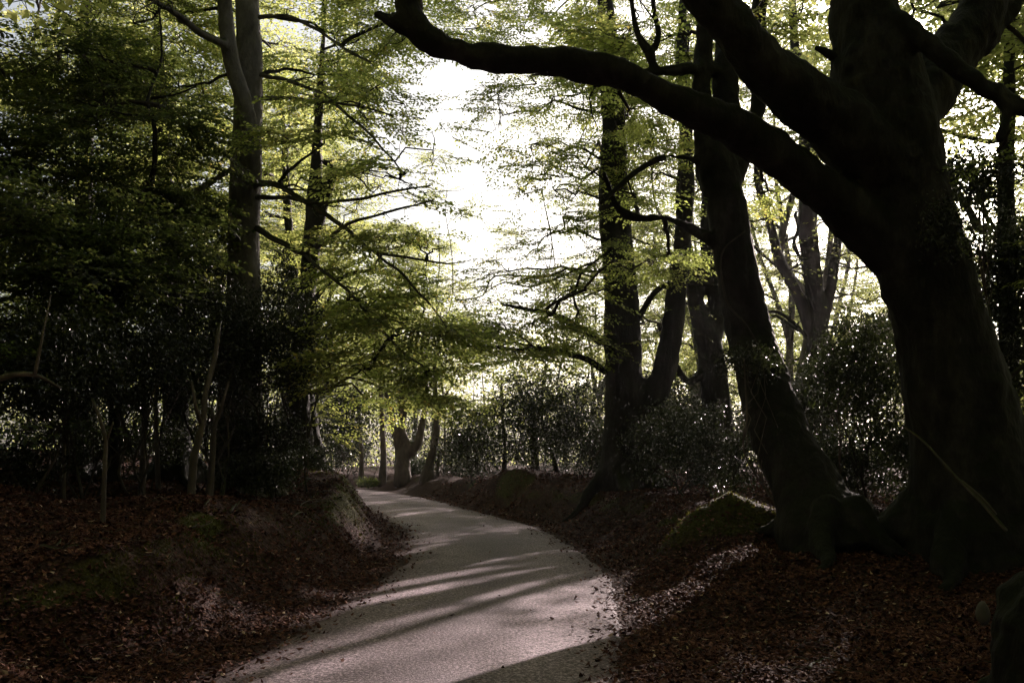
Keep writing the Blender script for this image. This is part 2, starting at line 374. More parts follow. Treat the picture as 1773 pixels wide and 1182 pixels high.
# ------------------------------------------------------------------ where the canopy is open to the sun
# patches of ground (metres) that the sun reaches: leaves that would stand in the beam are not grown
def gp(px, py): p = on_plane(px, py, .03); return p[0], p[1]
GAPS = []     # x, y, half-length along the beam, half-width across, strength
def gap(px0, py0, px1, py1, wdt, st=1.0, z=0.03):
    sh = np.array([math.sin(SUN_AZ), math.cos(SUN_AZ)]) * z * math.cos(SUN_EL) / math.sin(SUN_EL)
    a = on_plane(px0, py0, z)[:2] - sh; b = on_plane(px1, py1, z)[:2] - sh; c = (a + b) / 2
    GAPS.append((c[0], c[1], max(.3, np.linalg.norm(b - a) / 2), wdt, math.atan2(b[0]-a[0], b[1]-a[1]), st))
def gapw(px, py, depth, rl, rw, st=1.0):
    p = at(px, py, depth); z = gz(p[0], depth); k = z * math.cos(SUN_EL) / math.sin(SUN_EL)
    GAPS.append((p[0] - k * math.sin(SUN_AZ), depth - k * math.cos(SUN_AZ), rl, rw, R(90), st))
gap(360, 1175, 600, 1100, .20); gap(430, 1182, 900, 1075, .26); gap(560, 1180, 1060, 1015, .22, .9)
gap(700, 1085, 940, 1020, .34); gap(930, 1070, 1080, 1000, .34); gap(1000, 1040, 1090, 985, .22)
gap(520, 1100, 640, 1060, .10); gap(640, 1058, 810, 1012, .10); gap(620, 1020, 760, 990, .07)
gap(800, 980, 960, 952, .12); gap(960, 958, 1060, 945, .09); gap(690, 955, 790, 935, .08)
gap(900, 940, 990, 925, .08); gap(820, 908, 870, 898, .12); gap(680, 895, 740, 885, .15); gap(610, 862, 740, 856, .6)
gap(780, 1010, 1000, 970, .07, .8); gap(600, 1130, 760, 1085, .12, .8); gap(850, 1100, 1010, 1060, .14, .7)
gap(480, 1160, 1000, 1060, .55, .95); gap(700, 1182, 1060, 1100, .55, .9); gap(560, 1090, 960, 1010, .35, .75); gap(900, 1075, 1090, 1000, .5, .95); gap(640, 1000, 1000, 930, .5, .35); gap(640, 930, 940, 905, .9, .3); gap(1010, 930, 1120, 900, .14); gap(1060, 955, 1130, 930, .12); gapw(1245, 870, 13.7, 1.2, 1.1)
gap(0, 985, 250, 950, .08, .8, .75); gap(250, 960, 420, 915, .05, .4, .8); gapw(440, 930, 11.6, .4, .2, .6); gapw(620, 925, 17.5, .3, .3, .7); gap(470, 1080, 520, 1070, .12); gap(600, 1020, 660, 995, .14)
gap(640, 835, 720, 830, 1.6)
GA = np.array(GAPS)
_cot = math.cos(SUN_EL) / math.sin(SUN_EL)
def lit_mask(P):
    """how strongly the ground point under the beam through P wants sun"""
    gxp = P[:, 0] - P[:, 2] * _cot * math.sin(SUN_AZ); gyp = P[:, 1] - P[:, 2] * _cot * math.cos(SUN_AZ)
    r = np.zeros(len(P))
    for cx, cy_, hl, hw, an, st in GA:
        dx = gxp - cx; dy = gyp - cy_; u = dx * math.sin(an) + dy * math.cos(an); w = dx * math.cos(an) - dy * math.sin(an)
        r = np.maximum(r, st * (1 - sstep(.75, 1.25, np.sqrt((u / (hl + .15))**2 + (w / (hw + .06))**2))))
    return r * np.clip(1.0 + .6 * noise3(np.column_stack([gxp, gyp, 0 * gxp]), 2.1), 0, 1)
_x = 0
# volumes of foliage that the sun reaches (px, py, depth, radius m, strength)
BEAMS = [(at(a_, b_, c_), r_, s_) for a_, b_, c_, r_, s_ in [
    (610, 380, 26, 3.4, .88), (540, 330, 24, 2.2, .85), (720, 420, 27, 2.8, .85), (480, 400, 26, 2.0, .8), (560, 200, 25, 2.5, .7), (700, 200, 25, 2.0, .7), (1110, 420, 18, 1.1, .9), (1060, 440, 20, 1.6, .85), (960, 300, 26, 2.2, .6), (1180, 250, 27, 2.2, .6), (1060, 60, 26, 2, .5), (980, 540, 22, 1.6, .6),
    (1500, 420, 26, 3.0, .8), (1360, 380, 24, 2.0, .7), (640, 570, 22, 2.0, .5), (740, 640, 22, 1.5, .5), (680, 700, 45, 5, .8),
    (540, 720, 26, 1.0, .8), (1200, 710, 20.5, 1.9, .95), (1480, 590, 16, 1.3, .75), (1300, 625, 13, .7, .9), (910, 700, 31, 2.2, .7), (1730, 450, 13.5, 1.3, .7), (520, 560, 18.5, 1.2, .7), (1150, 560, 30, 3, .6), (1660, 420, 24, 3, .6), (1360, 500, 32, 3, .75), (1640, 230, 30, 3.5, .8), (640, 250, 27, 3, .7), (1100, 300, 28, 3, .75), (1000, 420, 25, 2.2, .6), (760, 300, 24, 2, .7), (620, 480, 20, 2, .6), (650, 150, 24, 2.0, .5)]]
def beam_mask(P):
    r = np.zeros(len(P))
    for c, rad, st in BEAMS:
        w = P - c; t = w @ SUND; e = np.linalg.norm(w - t[:, None] * SUND, axis=1)
        r = np.maximum(r, st * (t > rad * .6) * (1 - sstep(.7, 1.1, e / rad)))
    return r
def sunny(P, r):
    """True for leaves that stay"""
    return (r > lit_mask(P)) & (r > beam_mask(P))

# ------------------------------------------------------------------ leaves
def spray_template(rs, nside=7, leaf=.085, wd_=.056):
    """a flat beech spray about 1 long: twig along +x with side twiglets and alternate leaves"""
    base, dirs = [], []
    segs = [((0, 0, 0), (1, 0, -.10), 1)]
    for k_ in range(nside):
        t = .12 + .8 * k_ / nside + rs.uniform(-.03, .03); sgn = 1 if k_ % 2 else -1; L_ = (.52 - .35 * t) * rs.uniform(.75, 1.2)
        a_ = sgn * rs.uniform(.7, 1.0); p0 = np.array((t, 0, -.10 * t*t)); segs.append((p0, p0 + L_ * np.array((math.cos(a_), math.sin(a_), rs.uniform(-.18, .08))), 0))
    for p0, p1, main in segs:
        p0 = np.array(p0, float); p1 = np.array(p1, float); L_ = np.linalg.norm(p1 - p0); n_ = max(3, int(L_ / .052)); d = (p1 - p0) / L_
        sd_ = np.cross((0, 0, 1), d)
        for q in range(n_ + 1):
            t = (q + .6) / (n_ + .6) if not main else (q + 1.5) / (n_ + 1.5)
            s_ = 1 if q % 2 else -1; a_ = rs.uniform(.6, 1.1) if q < n_ else 0
            base.append(p0 + (p1 - p0) * min(t, 1)); dirs.append(d * math.cos(a_) + s_ * sd_ * math.sin(a_) + np.array((0, 0, rs.uniform(-.35, .2))))
    base = np.array(base); dirs = np.array(dirs); dirs /= np.linalg.norm(dirs, axis=1)[:, None]
    n_ = len(base)
    up = np.column_stack([rs.normal(0, .38, n_), rs.normal(0, .38, n_), np.ones(n_)]); sdv = np.cross(up, dirs); sdv /= np.linalg.norm(sdv, axis=1)[:, None]
    up = np.cross(dirs, sdv)
    l = leaf * rs.uniform(.7, 1.15, n_)[:, None]; w = wd_ * rs.uniform(.8, 1.1, n_)[:, None]
    V = np.stack([base, base + dirs*l*.45 + sdv*w*.5 + up*l*.06, base + dirs*l - up*l*.10, base + dirs*l*.5 - sdv*w*.5 + up*l*.06], 1)
    return V, segs
_rs = np.random.default_rng(3)
SPRAYS = [spray_template(_rs, 7 + k_ % 3) for k_ in range(6)]
def basis(yaw, pitch, roll):
    cy_, sy_, cp, sp_, cr, sr = np.cos(yaw), np.sin(yaw), np.cos(pitch), np.sin(pitch), np.cos(roll), np.sin(roll)
    x = np.stack([cy_*cp, sy_*cp, sp_], -1); y0 = np.stack([-sy_, cy_, 0*cy_], -1); z0 = np.cross(x, y0)
    y = y0 * cr[:, None] + z0 * sr[:, None]; z = np.cross(x, y)
    return np.stack([x, y, z], -1)
def put_sprays(mb, pos, yaw, scale, lm=0, tm=1, twigs=True, cull=True, tilt=.22, keep=1.0, lrnd=(0, 1)):
    n_ = len(pos); which = rng.integers(0, len(SPRAYS), n_)
    B = basis(yaw, rng.normal(-.10, tilt, n_), rng.normal(0, tilt, n_))
    for k_, (V, segs) in enumerate(SPRAYS):
        s_ = np.where(which == k_)[0]
        if not len(s_): continue
        W = np.einsum('nij,lvj->nlvi', B[s_], V) * scale[s_, None, None, None] + pos[s_, None, None, :]
        W = W.reshape(-1, 4, 3)
        r = np.clip(rng.normal(.45, .22, len(W)) + np.repeat(rng.normal(0, .12, len(s_)), len(V)), 0, 1)
        ok = rng.random(len(W)) < keep
        if cull:
            ok &= sunny(W[:, 0], rng.random(len(W)) * .999)
        W = W[ok]; r = lrnd[0] + (lrnd[1] - lrnd[0]) * r[ok]
        if len(W): mb.add(W.reshape(-1, 3), np.arange(len(W) * 4).reshape(-1, 4), m=lm, qa=r)
        if twigs:
            for p0, p1, main in segs:
                if not main and k_ % 2 and rng.random() < .4: continue
                p0 = np.array(p0, float); p1 = np.array(p1, float); d = p1 - p0; d /= np.linalg.norm(d); u = np.cross(d, (0, 0, 1.)); w_ = np.cross(d, u)
                r0 = .0050 if main else .0026
                tri = []
                for a_ in (0, 2.094, 4.189):
                    o_ = (u * math.cos(a_) + w_ * math.sin(a_)); tri += [p0 + o_ * r0, p1 + o_ * r0 * .4]
                TV = np.einsum('nij,vj->nvi', B[s_], np.array(tri)) * scale[s_, None, None] + pos[s_, None, :]
                f = np.array([(0, 2, 3, 1), (2, 4, 5, 3), (4, 0, 1, 5)])
                q = (np.arange(len(s_))[:, None, None] * 6 + f[None]).reshape(-1, 4)
                mb.add(TV.reshape(-1, 3), q, m=tm)
def wiggle(a, b, r0, r1, k=5, amp=.06, sag=0.0):
    a = np.asarray(a, float); b = np.asarray(b, float); L_ = np.linalg.norm(b - a); t = np.linspace(0, 1, k)[:, None]
    P = a + (b - a) * t; o_ = rng.normal(0, amp * L_, (k, 3)); o_[0] = 0; o_[-1] = 0
    P = P + o_ * np.sin(np.pi * t); P[:, 2] += sag * L_ * np.sin(np.pi * t[:, 0])
    return P, r0 + (r1 - r0) * t[:, 0]
def pad(mbL, mbB, root, C, rad, n_, scale=1.0, r0=.04, nb=None, outward=None, cull=True, tilt=.22, lrnd=(0, 1), keep=1.0, mask=None):
    """one bough: a branch from root to C, side branches, and n_ sprays round them inside the ellipsoid rad"""
    C = np.asarray(C, float); rad = np.asarray(rad, float)
    if root is not None:
        P, rr = wiggle(root, C, r0, r0 * .45, 7, .05, .06); P, rr = spline(P, rr, .35); tube(mbB, P, rr, 6)
    nb = nb or max(3, n_ // 14)
    u = rng.normal(size=(nb, 3)); u /= np.linalg.norm(u, axis=1)[:, None]; sub = C + u * rad * (rng.random((nb, 1)) ** .4) * .85
    for s_ in sub:
        P, rr = wiggle(C + (s_ - C) * .02, s_, r0 * .42, r0 * .14, 5, .07, .05); tube(mbB, P, rr, 4)
    k_ = rng.integers(0, nb, n_); a = sub[k_] + rng.normal(size=(n_, 3)) * rad * .26
    away = a - C; yaw = np.arctan2(away[:, 1], away[:, 0]) + rng.normal(0, .7, n_)
    if outward is not None: yaw = outward + rng.normal(0, .8, n_)
    if mask is not None: kk = mask(a); a = a[kk]; yaw = yaw[kk]; k_ = k_[kk]
    for q in range(0, len(a)):
        if q % 2 == 0:
            P, rr = wiggle(sub[k_[q]], a[q], .012 * scale, .005 * scale, 3, .08); tube(mbB, P, rr, 3, cap=False)
    put_sprays(mbL, a, yaw, scale * rng.uniform(.8, 1.3, len(a)), cull=cull, tilt=tilt, lrnd=lrnd, keep=keep)

def holly_leaves(mb, P, size, cull=True, m=0):
    """small stiff spiky leaves in every direction"""
    n_ = len(P)
    if cull: P = P[sunny(P, rng.random(n_) * .999)]; n_ = len(P)
    d = rng.normal(size=(n_, 3)); d[:, 2] -= .2; d /= np.linalg.norm(d, axis=1)[:, None]
    u = rng.normal(size=(n_, 3)); s_ = np.cross(d, u); s_ /= np.linalg.norm(s_, axis=1)[:, None]; up = np.cross(s_, d)
    l = (size * rng.uniform(.7, 1.3, n_))[:, None]
    V = np.stack([P, P + d*l*.5 + s_*l*.28 + up*l*.08, P + d*l, P + d*l*.5 - s_*l*.28 + up*l*.08], 1)
    mb.add(V.reshape(-1, 3), np.arange(n_ * 4).reshape(-1, 4), m=m, qa=rng.random(n_))
def clumps(C, rad, nc, per, cr):
    u = rng.normal(size=(nc, 3)); u /= np.linalg.norm(u, axis=1)[:, None]
    c = np.asarray(C) + u * np.asarray(rad) * (rng.random((nc, 1)) ** .45)
    p = np.repeat(c, per, 0); e = rng.normal(size=p.shape); e /= np.linalg.norm(e, axis=1)[:, None]
    return p + e * (rng.random((len(p), 1)) ** .5) * cr * rng.uniform(.6, 1.3, (nc, 1)).repeat(per, 0) * np.array([1, 1, .7]), c

# ------------------------------------------------------------------ trees
def stem_world(st, ground=True):
    """[(px, py, depth, width px)...] -> points and radii"""
    P = np.array([at(a, b, d) for a, b, d, w in st]); rr = np.array([w * .5 * d / FPX * 1.0 for a, b, d, w in st])
    if ground:
        z = gz(P[0, 0], P[0, 1]); P[0, 2] = z - .15
    return P, rr
def remeshed(skel, voxel, bark=.02, roots=0, root_len=1.0):
    """one smooth body grown round all stems, cut into one mesh per stem"""
    mb = MB()
    for P, rr in skel:
        q, r_ = spline(P, rr, max(.12, voxel * 2)); tube(mb, q, r_, 14)
    P0, r0 = skel[0]
    for k_ in range(roots):
        a_ = k_ / roots * 6.283 + rng.uniform(-.4, .4); L_ = root_len * rng.uniform(.7, 1.4); R0 = r0[0]
        b = P0[0] + np.array([math.cos(a_), math.sin(a_), 0]) * R0 * .4; b[2] += R0 * .9 + .12
        m_ = P0[0] + np.array([math.cos(a_ + .1), math.sin(a_ + .1), 0]) * (R0 * 1.05); m_[2] = gz(m_[0], m_[1]) + R0 * .16
        e = P0[0] + np.array([math.cos(a_ + .2), math.sin(a_ + .2), 0]) * (R0 + L_ * .7); e[2] = gz(e[0], e[1]) + .02
        f = P0[0] + np.array([math.cos(a_), math.sin(a_), 0]) * (R0 + L_ * 1.4); f[2] = gz(f[0], f[1]) - .15
        q, r_ = spline([b, m_, e, f], [R0 * .26, R0 * .20, R0 * .10, .02], .12); tube(mb, q, r_, 10)
    me = mb.mesh('tmp', []); o = bpy.data.objects.new('tmp', me); link(o)
    md = o.modifiers.new('r', 'REMESH'); md.mode = 'VOXEL'; md.voxel_size = voxel
    sm = o.modifiers.new('s', 'SMOOTH'); sm.factor = .8; sm.iterations = 6
    ev = o.evaluated_get(bpy.context.evaluated_depsgraph_get()); m2 = ev.to_mesh()
    nv = len(m2.vertices); v = np.empty(nv * 3, np.float32); m2.vertices.foreach_get('co', v); v = v.reshape(-1, 3).astype(float)
    nn = np.empty(nv * 3, np.float32); m2.vertices.foreach_get('normal', nn); nn = nn.reshape(-1, 3)
    npg = len(m2.polygons); li = np.empty(len(m2.loops), np.int32); m2.loops.foreach_get('vertex_index', li)
    q = li.reshape(-1, 4) if len(li) == npg * 4 else np.array([list(p.vertices) for p in m2.polygons if len(p.vertices) == 4])
    ev.to_mesh_clear(); bpy.data.objects.remove(o); bpy.data.meshes.remove(me)
    v = v + nn * (bark * fbm(v * np.array([1, 1, .5]), 2.2, 4) + bark * .5 * noise3(v, 9))[:, None]
    return v, q
def islands(q, n_):
    lab = np.arange(n_)
    while True:
        old = lab.copy(); m_ = lab[q].min(1)
        for c in range(4): np.minimum.at(lab, q[:, c], m_)
        lab = lab[lab]
        if (lab == old).all(): return lab[q[:, 0]]
def split_body(v, q, skel):
    c = v[q].mean(1); best = np.full(len(c), 1e9); idx = np.zeros(len(c), int)
    for k_, (P, rr) in enumerate(skel):
        Q, r_ = spline(P, rr, .25)
        if k_: 
            cut = 0
            # a limb begins where it leaves the body it grows from
            P0, R0_ = spline(*skel[0], .25)
        for s_ in range(len(Q)):
            d = np.linalg.norm(c - Q[s_], axis=1) / (r_[s_] + .02) + (.15 if k_ else 0); w = d < best; best[w] = d[w]; idx[w] = k_
    for k_ in range(1, len(skel)):
        f = np.where(idx == k_)[0]
        if len(f):
            lb = islands(q[f], len(v)); u, ct = np.unique(lb, return_counts=True); idx[f[lb != u[ct.argmax()]]] = 0
    return idx
def tree(name, label, cat, stems, pads=(), mat_=None, group=None, voxel=.05, bark=.015, roots=4, root_len=.7, limb='limb', lmat=None, extra=None, part_labels=None):
    skel = []
    for k_, st in enumerate(stems):
        P, rr = stem_world(st, k_ == 0)
        if k_ == 0:      # flare at the foot
            h = P[1] - P[0]; L_ = np.linalg.norm(h); f = P[0] + h * min(.45, .7 / max(L_, .01)); f2 = P[0] + h * min(.2, .3 / max(L_, .01))
            P = np.vstack([P[0], f2, f, P[1:]]); w = rr[0]; rr = np.concatenate([[w * 1.12, w * 1.03, w], rr[1:]])
        skel.append((P, rr))
    base = skel[0][0][0].copy(); base[2] = gz(base[0], base[1])
    t = empty(name, base, label, cat, group)
    mat_ = mat_ or M_bark
    if voxel:
        # stems too thin for the grown body go on as plain tapered tubes
        thick, thin = [], []
        for k_, (P, rr) in enumerate(skel):
            Q, r_ = spline(P, rr, .12); ok = r_ > voxel * 1.15
            n_ = len(Q) if ok.all() or k_ == 0 else int(np.argmin(ok))
            thick.append((Q[:max(n_, 1)], r_[:max(n_, 1)]) if n_ > 4 else None)
            s0 = 0 if n_ <= 4 else max(0, n_ - 4)
            thin.append((Q[s0:], r_[s0:]) if n_ < len(Q) and len(Q) - s0 > 2 else None)
        tk = [k_ for k_ in range(len(skel)) if thick[k_] is not None]; sk2 = [thick[k_] for k_ in tk]
        v, q = remeshed(sk2, voxel, bark, roots, root_len); idx = np.array(tk)[split_body(v, q, sk2)]
        for k_ in range(len(skel)):
            mb = MB(); f = q[idx == k_]
            if len(f):
                u, inv = np.unique(f, return_inverse=True); mb.add(v[u], inv.reshape(-1, 4))
            if thin[k_] is not None:
                Q, r_ = thin[k_]; Q = Q + (fbm(Q + 3, 1.7, 3) * .03)[:, None] * np.array([.3, .3, 1]) * sstep(0, 5, np.arange(len(Q)))[:, None]; tube(mb, Q, r_, 8, wob=.1)
                for w_ in range(int(len(Q) * .12 / .45)):      # side twigs
                    a_ = rng.integers(2, len(Q)); L_ = rng.uniform(.25, .9); dr = Q[min(a_ + 1, len(Q)-1)] - Q[a_ - 1]; dr /= np.linalg.norm(dr) + 1e-9
                    e = Q[a_] + (dr * .8 + rng.normal(0, .55, 3) * [1, 1, .7]) * L_; Q2, r2 = wiggle(Q[a_], e, max(.004, r_[a_] * .45), .003, 6, .07); tube(mb, Q2, r2, 4)
            if not mb.n: continue
            mb.build('trunk' if k_ == 0 else limb, mat_, t, base)
    else:
        for k_, (P, rr) in enumerate(skel):
            mb = MB(); Q, r_ = spline(P, rr, .3); tube(mb, Q, r_, 9, wob=.08); mb.build('trunk' if k_ == 0 else limb, mat_, t, base)
    if pads or extra:
        mbL = MB()
        allP = np.vstack([s_[0] for s_ in skel])
        allR = np.concatenate([s_[1] for s_ in skel])
        for p in pads:
            px, py, dp, rx, ry, rz, n_ = p[:7]; kw = dict(p[7]) if len(p) > 7 else {}
            C = at(px, py, dp); rad = (rx * dp / FPX, rz, ry * dp / FPX)
            sc = kw.pop('scale', 1.0); root = kw.pop('root', 'auto')
            if isinstance(root, tuple): root = at(*root)
            elif root == 'auto':
                Q = np.vstack([spline(*s_, .4)[0] for s_ in skel]); Q = Q[Q[:, 2] > base[2] + 1.5] if (Q[:, 2] > base[2] + 1.5).any() else Q
                e = np.linalg.norm((Q - C) * np.array([1, 1, 1.0]) + np.array([0, 0, .0]), axis=1) + .5 * np.maximum(0, Q[:, 2] - C[2]); root = Q[e.argmin()]
            mbB = MB(); pad(mbL, mbB, root, C, rad, n_, sc, **kw)
            mbB.build('branch', M_twig if mat_ is not M_bark else M_dbark, t, base)
        if mbL.n: mbL.build('crown', [lmat or M_leaf, M_twig], t, base, smooth=False)
    return t

# ================================================================== THE TREES
D = dict
# ---- the great mossy beech on the right
hero_stems = [
    [(1700,980,12.0,250),(1690,850,12.0,215),(1660,700,12.0,180),(1628,560,12.0,160),(1590,430,12.0,168),(1562,320,12.0,160),(1535,220,12.0,165),(1515,130,12.0,160),(1500,50,12.0,125),(1490,-60,12.0,105),(1475,-260,12.1,85),(1500,-500,12.3,60)],
    [(1570,450,12.0,110),(1500,392,11.8,95),(1430,335,11.6,84),(1340,262,11.3,74),(1250,212,11.1,66),(1165,175,10.9,58),(1060,125,10.7,52),(980,108,10.6,52),(900,105,10.5,50),(830,97,10.4,50),(765,80,10.3,48),(722,48,10.3,52),(706,0,10.3,46),(712,-80,10.3,38),(730,-200,10.4,28)],
    [(1560,330,11.9,130),(1490,255,11.7,125),(1410,185,11.4,112),(1330,115,11.1,98),(1262,45,10.9,88),(1205,-40,10.7,80),(1150,-160,10.5,66),(1090,-320,10.2,45)],
    [(1550,250,12.1,110),(1600,165,12.3,100),(1655,85,12.6,92),(1705,5,12.8,82),(1770,-120,13,66),(1840,-300,13.4,45)],
    [(1500,20,11.8,50),(1560,40,11.6,40),(1618,82,11.4,42),(1670,128,11.3,44),(1720,160,11.2,42),(1780,192,11.1,38),(1880,225,11,26)],
    [(1655,135,12.4,34),(1700,85,12.7,26),(1738,40,12.9,22),(1775,-20,13.1,18)],
    [(1748,175,11.2,26),(1742,215,11.1,22),(1730,244,11.05,18)],
    [(1480,110,12,30),(1448,100,12,22),(1425,88,12,14),(1412,84,12,8)],
    [(720,42,10.3,42),(690,42,10.25,34),(668,32,10.2,26),(652,22,10.2,24)],
]
tree('beech_tree', 'huge black mossy beech at the right edge with a long limb arching over the lane', 'tree', hero_stems,
     [(1500,-420,12,500,180,3.0,90,D(scale=1.1)), (900,-330,11,330,120,2.0,50), (1150,-480,10.5,300,120,2,50), (1720,-240,13,200,90,2,40),
      (1730,285,11.6,42,26,.5,6,D(root=(1745,225,11.1),scale=.6,lrnd=(0,.4))), (820,-130,10.6,110,60,1.0,16), (1900,420,13.5,110,110,1.6,70), (1900,180,14,120,110,1.8,60), (1960,620,13,110,90,1.5,50)],  # last three boughs hang out of view, added to shade the litter
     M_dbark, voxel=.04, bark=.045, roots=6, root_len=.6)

# ---- the dark leaning beech left of it
tree('beech_tree', 'dark slender beech leaning left on the mossy mound, with a crooked low limb', 'tree', [
    [(1445,965,12.5,165),(1400,850,12.9,122),(1362,770,13.2,104),(1325,670,13.6,90),(1300,580,14.0,82),(1284,500,14.0,76),(1268,420,14.0,72),(1255,350,14.0,72),(1240,290,14.0,74),(1222,230,14.0,46),(1214,150,14.1,38),(1218,60,14.2,34),(1222,-60,14.3,30),(1230,-260,14.5,20)],
    [(1250,300,14.0,50),(1262,210,14.2,48),(1254,130,14.3,42),(1262,40,14.5,38),(1290,-80,14.6,30),(1300,-250,14.8,18)],
    [(1262,330,14.0,40),(1290,260,14.3,34),(1310,190,14.5,30),(1320,110,14.7,28),(1312,30,14.9,26),(1330,-80,15,20),(1340,-250,15,14)],
    [(1258,425,14.0,30),(1225,412,13.9,24),(1190,392,13.8,20),(1150,376,13.7,22),(1105,378,13.5,17),(1072,362,13.4,13),(1058,335,13.3,9),(1045,300,13.2,7)],
    [(1225,290,14,16),(1195,275,13.9,13),(1150,272,13.7,12),(1105,295,13.5,10),(1070,325,13.3,9),(1040,352,13.1,7)],
    [(1240,122,14.2,26),(1190,120,13.9,24),(1130,126,13.6,22),(1075,132,13.4,14),(1030,150,13.2,8)],
    [(1135,124,13.6,20),(1122,88,13.6,20),(1105,62,13.6,12),(1095,20,13.6,9),(1085,-60,13.6,7)],
    [(1128,95,13.6,16),(1140,60,13.7,11),(1132,10,13.8,9),(1128,-60,13.8,7)],
], [(1180,60,14.5,150,60,1.5,40), (1100,340,13.8,70,40,.8,10,D(scale=.65,lrnd=(0,.6))), (1160,440,14.2,40,22,.7,8,D(root=(1150,380,13.7),scale=.6,lrnd=(0,.6))), (1250,-250,15,300,150,2,60), (1090,190,13.8,80,40,.8,12,D(root=(1060,140,13.3),scale=.65,lrnd=(0,.6))),
    (1330,330,15.5,40,40,.7,10,D(scale=.7)), (1290,60,15,90,80,1,20)],
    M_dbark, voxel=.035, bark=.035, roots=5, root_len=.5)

# ---- two stemmed beech right of the lane
tree('beech_tree', 'twin stemmed grey beech forking low beside the lane, left of the dark leaning beech', 'tree', [
    [(1092,850,24,110),(1088,780,24,92),(1082,700,24,72),(1078,600,24,66),(1074,500,24,62),(1066,400,24.2,58),(1062,300,24.4,52),(1062,200,24.6,44),(1050,60,25,36),(1045,-120,25,24)],
    [(1100,760,24,62),(1125,700,23.9,50),(1150,640,23.8,42),(1166,560,23.7,38),(1176,470,23.7,36),(1186,370,23.8,30),(1190,260,24,26),(1180,120,24.4,20),(1185,-60,25,14)],
    [(1075,610,24,18),(1040,592,23.2,13),(1000,565,22.2,10),(940,540,21,8),(870,530,20.4,5)],
    [(1060,650,24,14),(1010,620,23.4,11),(950,606,22.4,9),(880,604,21.4,7),(800,598,20.8,4)],
    [(1100,560,24,12),(1140,500,23,10),(1190,488,22.4,8),(1245,498,22,5)],
], [(1060,260,23,95,90,2,60), (1010,160,24,110,90,2,70), (1090,60,24,130,80,2,60), (920,250,24,70,90,1.6,34), (960,400,23.5,70,60,1.6,34), (1060,420,20.5,75,50,1.2,50,D(lrnd=(.1,.85),scale=.8)),
    (960,330,24,50,60,1.5,20), (990,500,22.4,80,40,1.3,40), (920,560,21.4,80,26,1.2,36), (1000,590,22.6,70,22,1.2,26), (900,610,21,60,16,1,18), (1120,450,19,55,34,.9,34,D(lrnd=(.2,.9),scale=.75)),
    (1130,300,24,60,80,1.6,26), (1100,560,25,60,50,1,22), (870,200,25,50,80,1.5,24), (850,170,27,60,70,2,24), (900,330,27,50,60,1.6,16), (880,470,24,60,50,1.4,20), (1150,560,26,60,60,1.2,22), (1050,-150,25,260,120,3,70,D(scale=1.3)), (820,20,27,80,50,2,44), (900,60,30,80,50,2.4,44), (940,200,29,60,80,2.2,30), (860,560,23,70,30,1.6,44), (930,430,28,50,60,2,24), (960,520,26,60,40,1.6,36), (850,500,27,50,50,2,22), (790,520,28,40,50,2,12), (830,610,25,60,26,1.6,26), (1000,330,29,60,80,2,30), (1040,120,29,110,110,2.4,90,D(scale=1.2)), (1120,220,32,100,100,2.4,80,D(scale=1.2)), (1000,40,33,110,90,2.4,70,D(scale=1.2)), (1100,350,30,90,70,2,50,D(scale=1.2)), (1180,80,35,110,90,3,70,D(scale=1.2)), (980,120,35,70,100,2.6,50,D(scale=1.1)), (1000,270,33,60,80,2.4,40,D(scale=1.1)), (1140,470,34,80,50,2.4,40,D(scale=1.1))],
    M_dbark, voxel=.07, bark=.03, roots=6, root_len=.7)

# ---- forked beech behind, between those two
tree('beech_tree', 'dark V forked beech standing in holly between the twin stemmed beech and the leaning beech', 'tree', [
    [(1248,870,27,66),(1244,760,27,56),(1236,660,27,50),(1226,590,27,48),(1206,530,27,30),(1196,460,27.2,24),(1180,360,27.5,22),(1185,220,28,20),(1190,40,28,14)],
    [(1232,600,27,34),(1244,540,27,30),(1232,480,27,30),(1224,420,27,28),(1228,320,27.2,26),(1222,200,27.5,22),(1230,40,28,16)],
    [(1222,640,27,20),(1190,660,26.5,13),(1160,610,26,12),(1140,560,26,8)],
], [(1190,300,27,70,90,1.5,36), (1280,200,27,80,90,1.5,34), (1180,160,28,100,80,2,40), (1340,90,28,90,70,2,36), (1290,450,29,50,40,1.5,12)], M_dbark, voxel=.07, bark=.03, roots=5)

# ---- three stemmed beech behind the holly
tree('beech_tree', 'grey beech of three slim stems above the glossy holly right of the leaning beech', 'tree', [
    [(1425,860,31.0,56),(1422,700,31.0,48),(1418,600,31.0,43),(1414,540,31.0,35),(1406,460,31.0,32),(1398,390,31.0,34),(1402,300,31.2,35),(1400,230,31.4,27),(1380,120,31.8,21),(1370,-40,32.0,14)],
    [(1405,580,31.0,22),(1385,520,30.9,21),(1350,450,30.8,19),(1332,380,30.8,16),(1312,310,31.0,14),(1318,200,31.0,11),(1340,60,31.4,8)],
    [(1426,560,31.0,21),(1440,490,31.2,19),(1450,420,31.3,18),(1460,330,31.4,16),(1462,260,31.6,14),(1480,100,32.0,11)],
    [(1412,545,30.8,7),(1396,480,30.7,6),(1388,450,30.7,6),(1374,425,30.7,6),(1382,395,30.7,6),(1376,370,30.8,6)],
    [(1402,590,31.0,7),(1370,555,30.8,6),(1340,540,30.6,6),(1310,548,30.4,6)],
], [(1340,180,30.0,60,100,1.2,26), (1420,120,30.0,80,100,1.6,34), (1345,480,30.5,34,40,1,9), (1480,440,31.0,46,60,1.4,16,D(lrnd=(.3,1))), (1440,330,31.0,40,40,1.2,14,D(lrnd=(.3,1))), (1330,330,27.0,40,30,.8,10,D(lrnd=(.3,1))),
    (1500,520,32.0,50,30,1.2,14)], M_dbark, voxel=.06, bark=.025, roots=4)

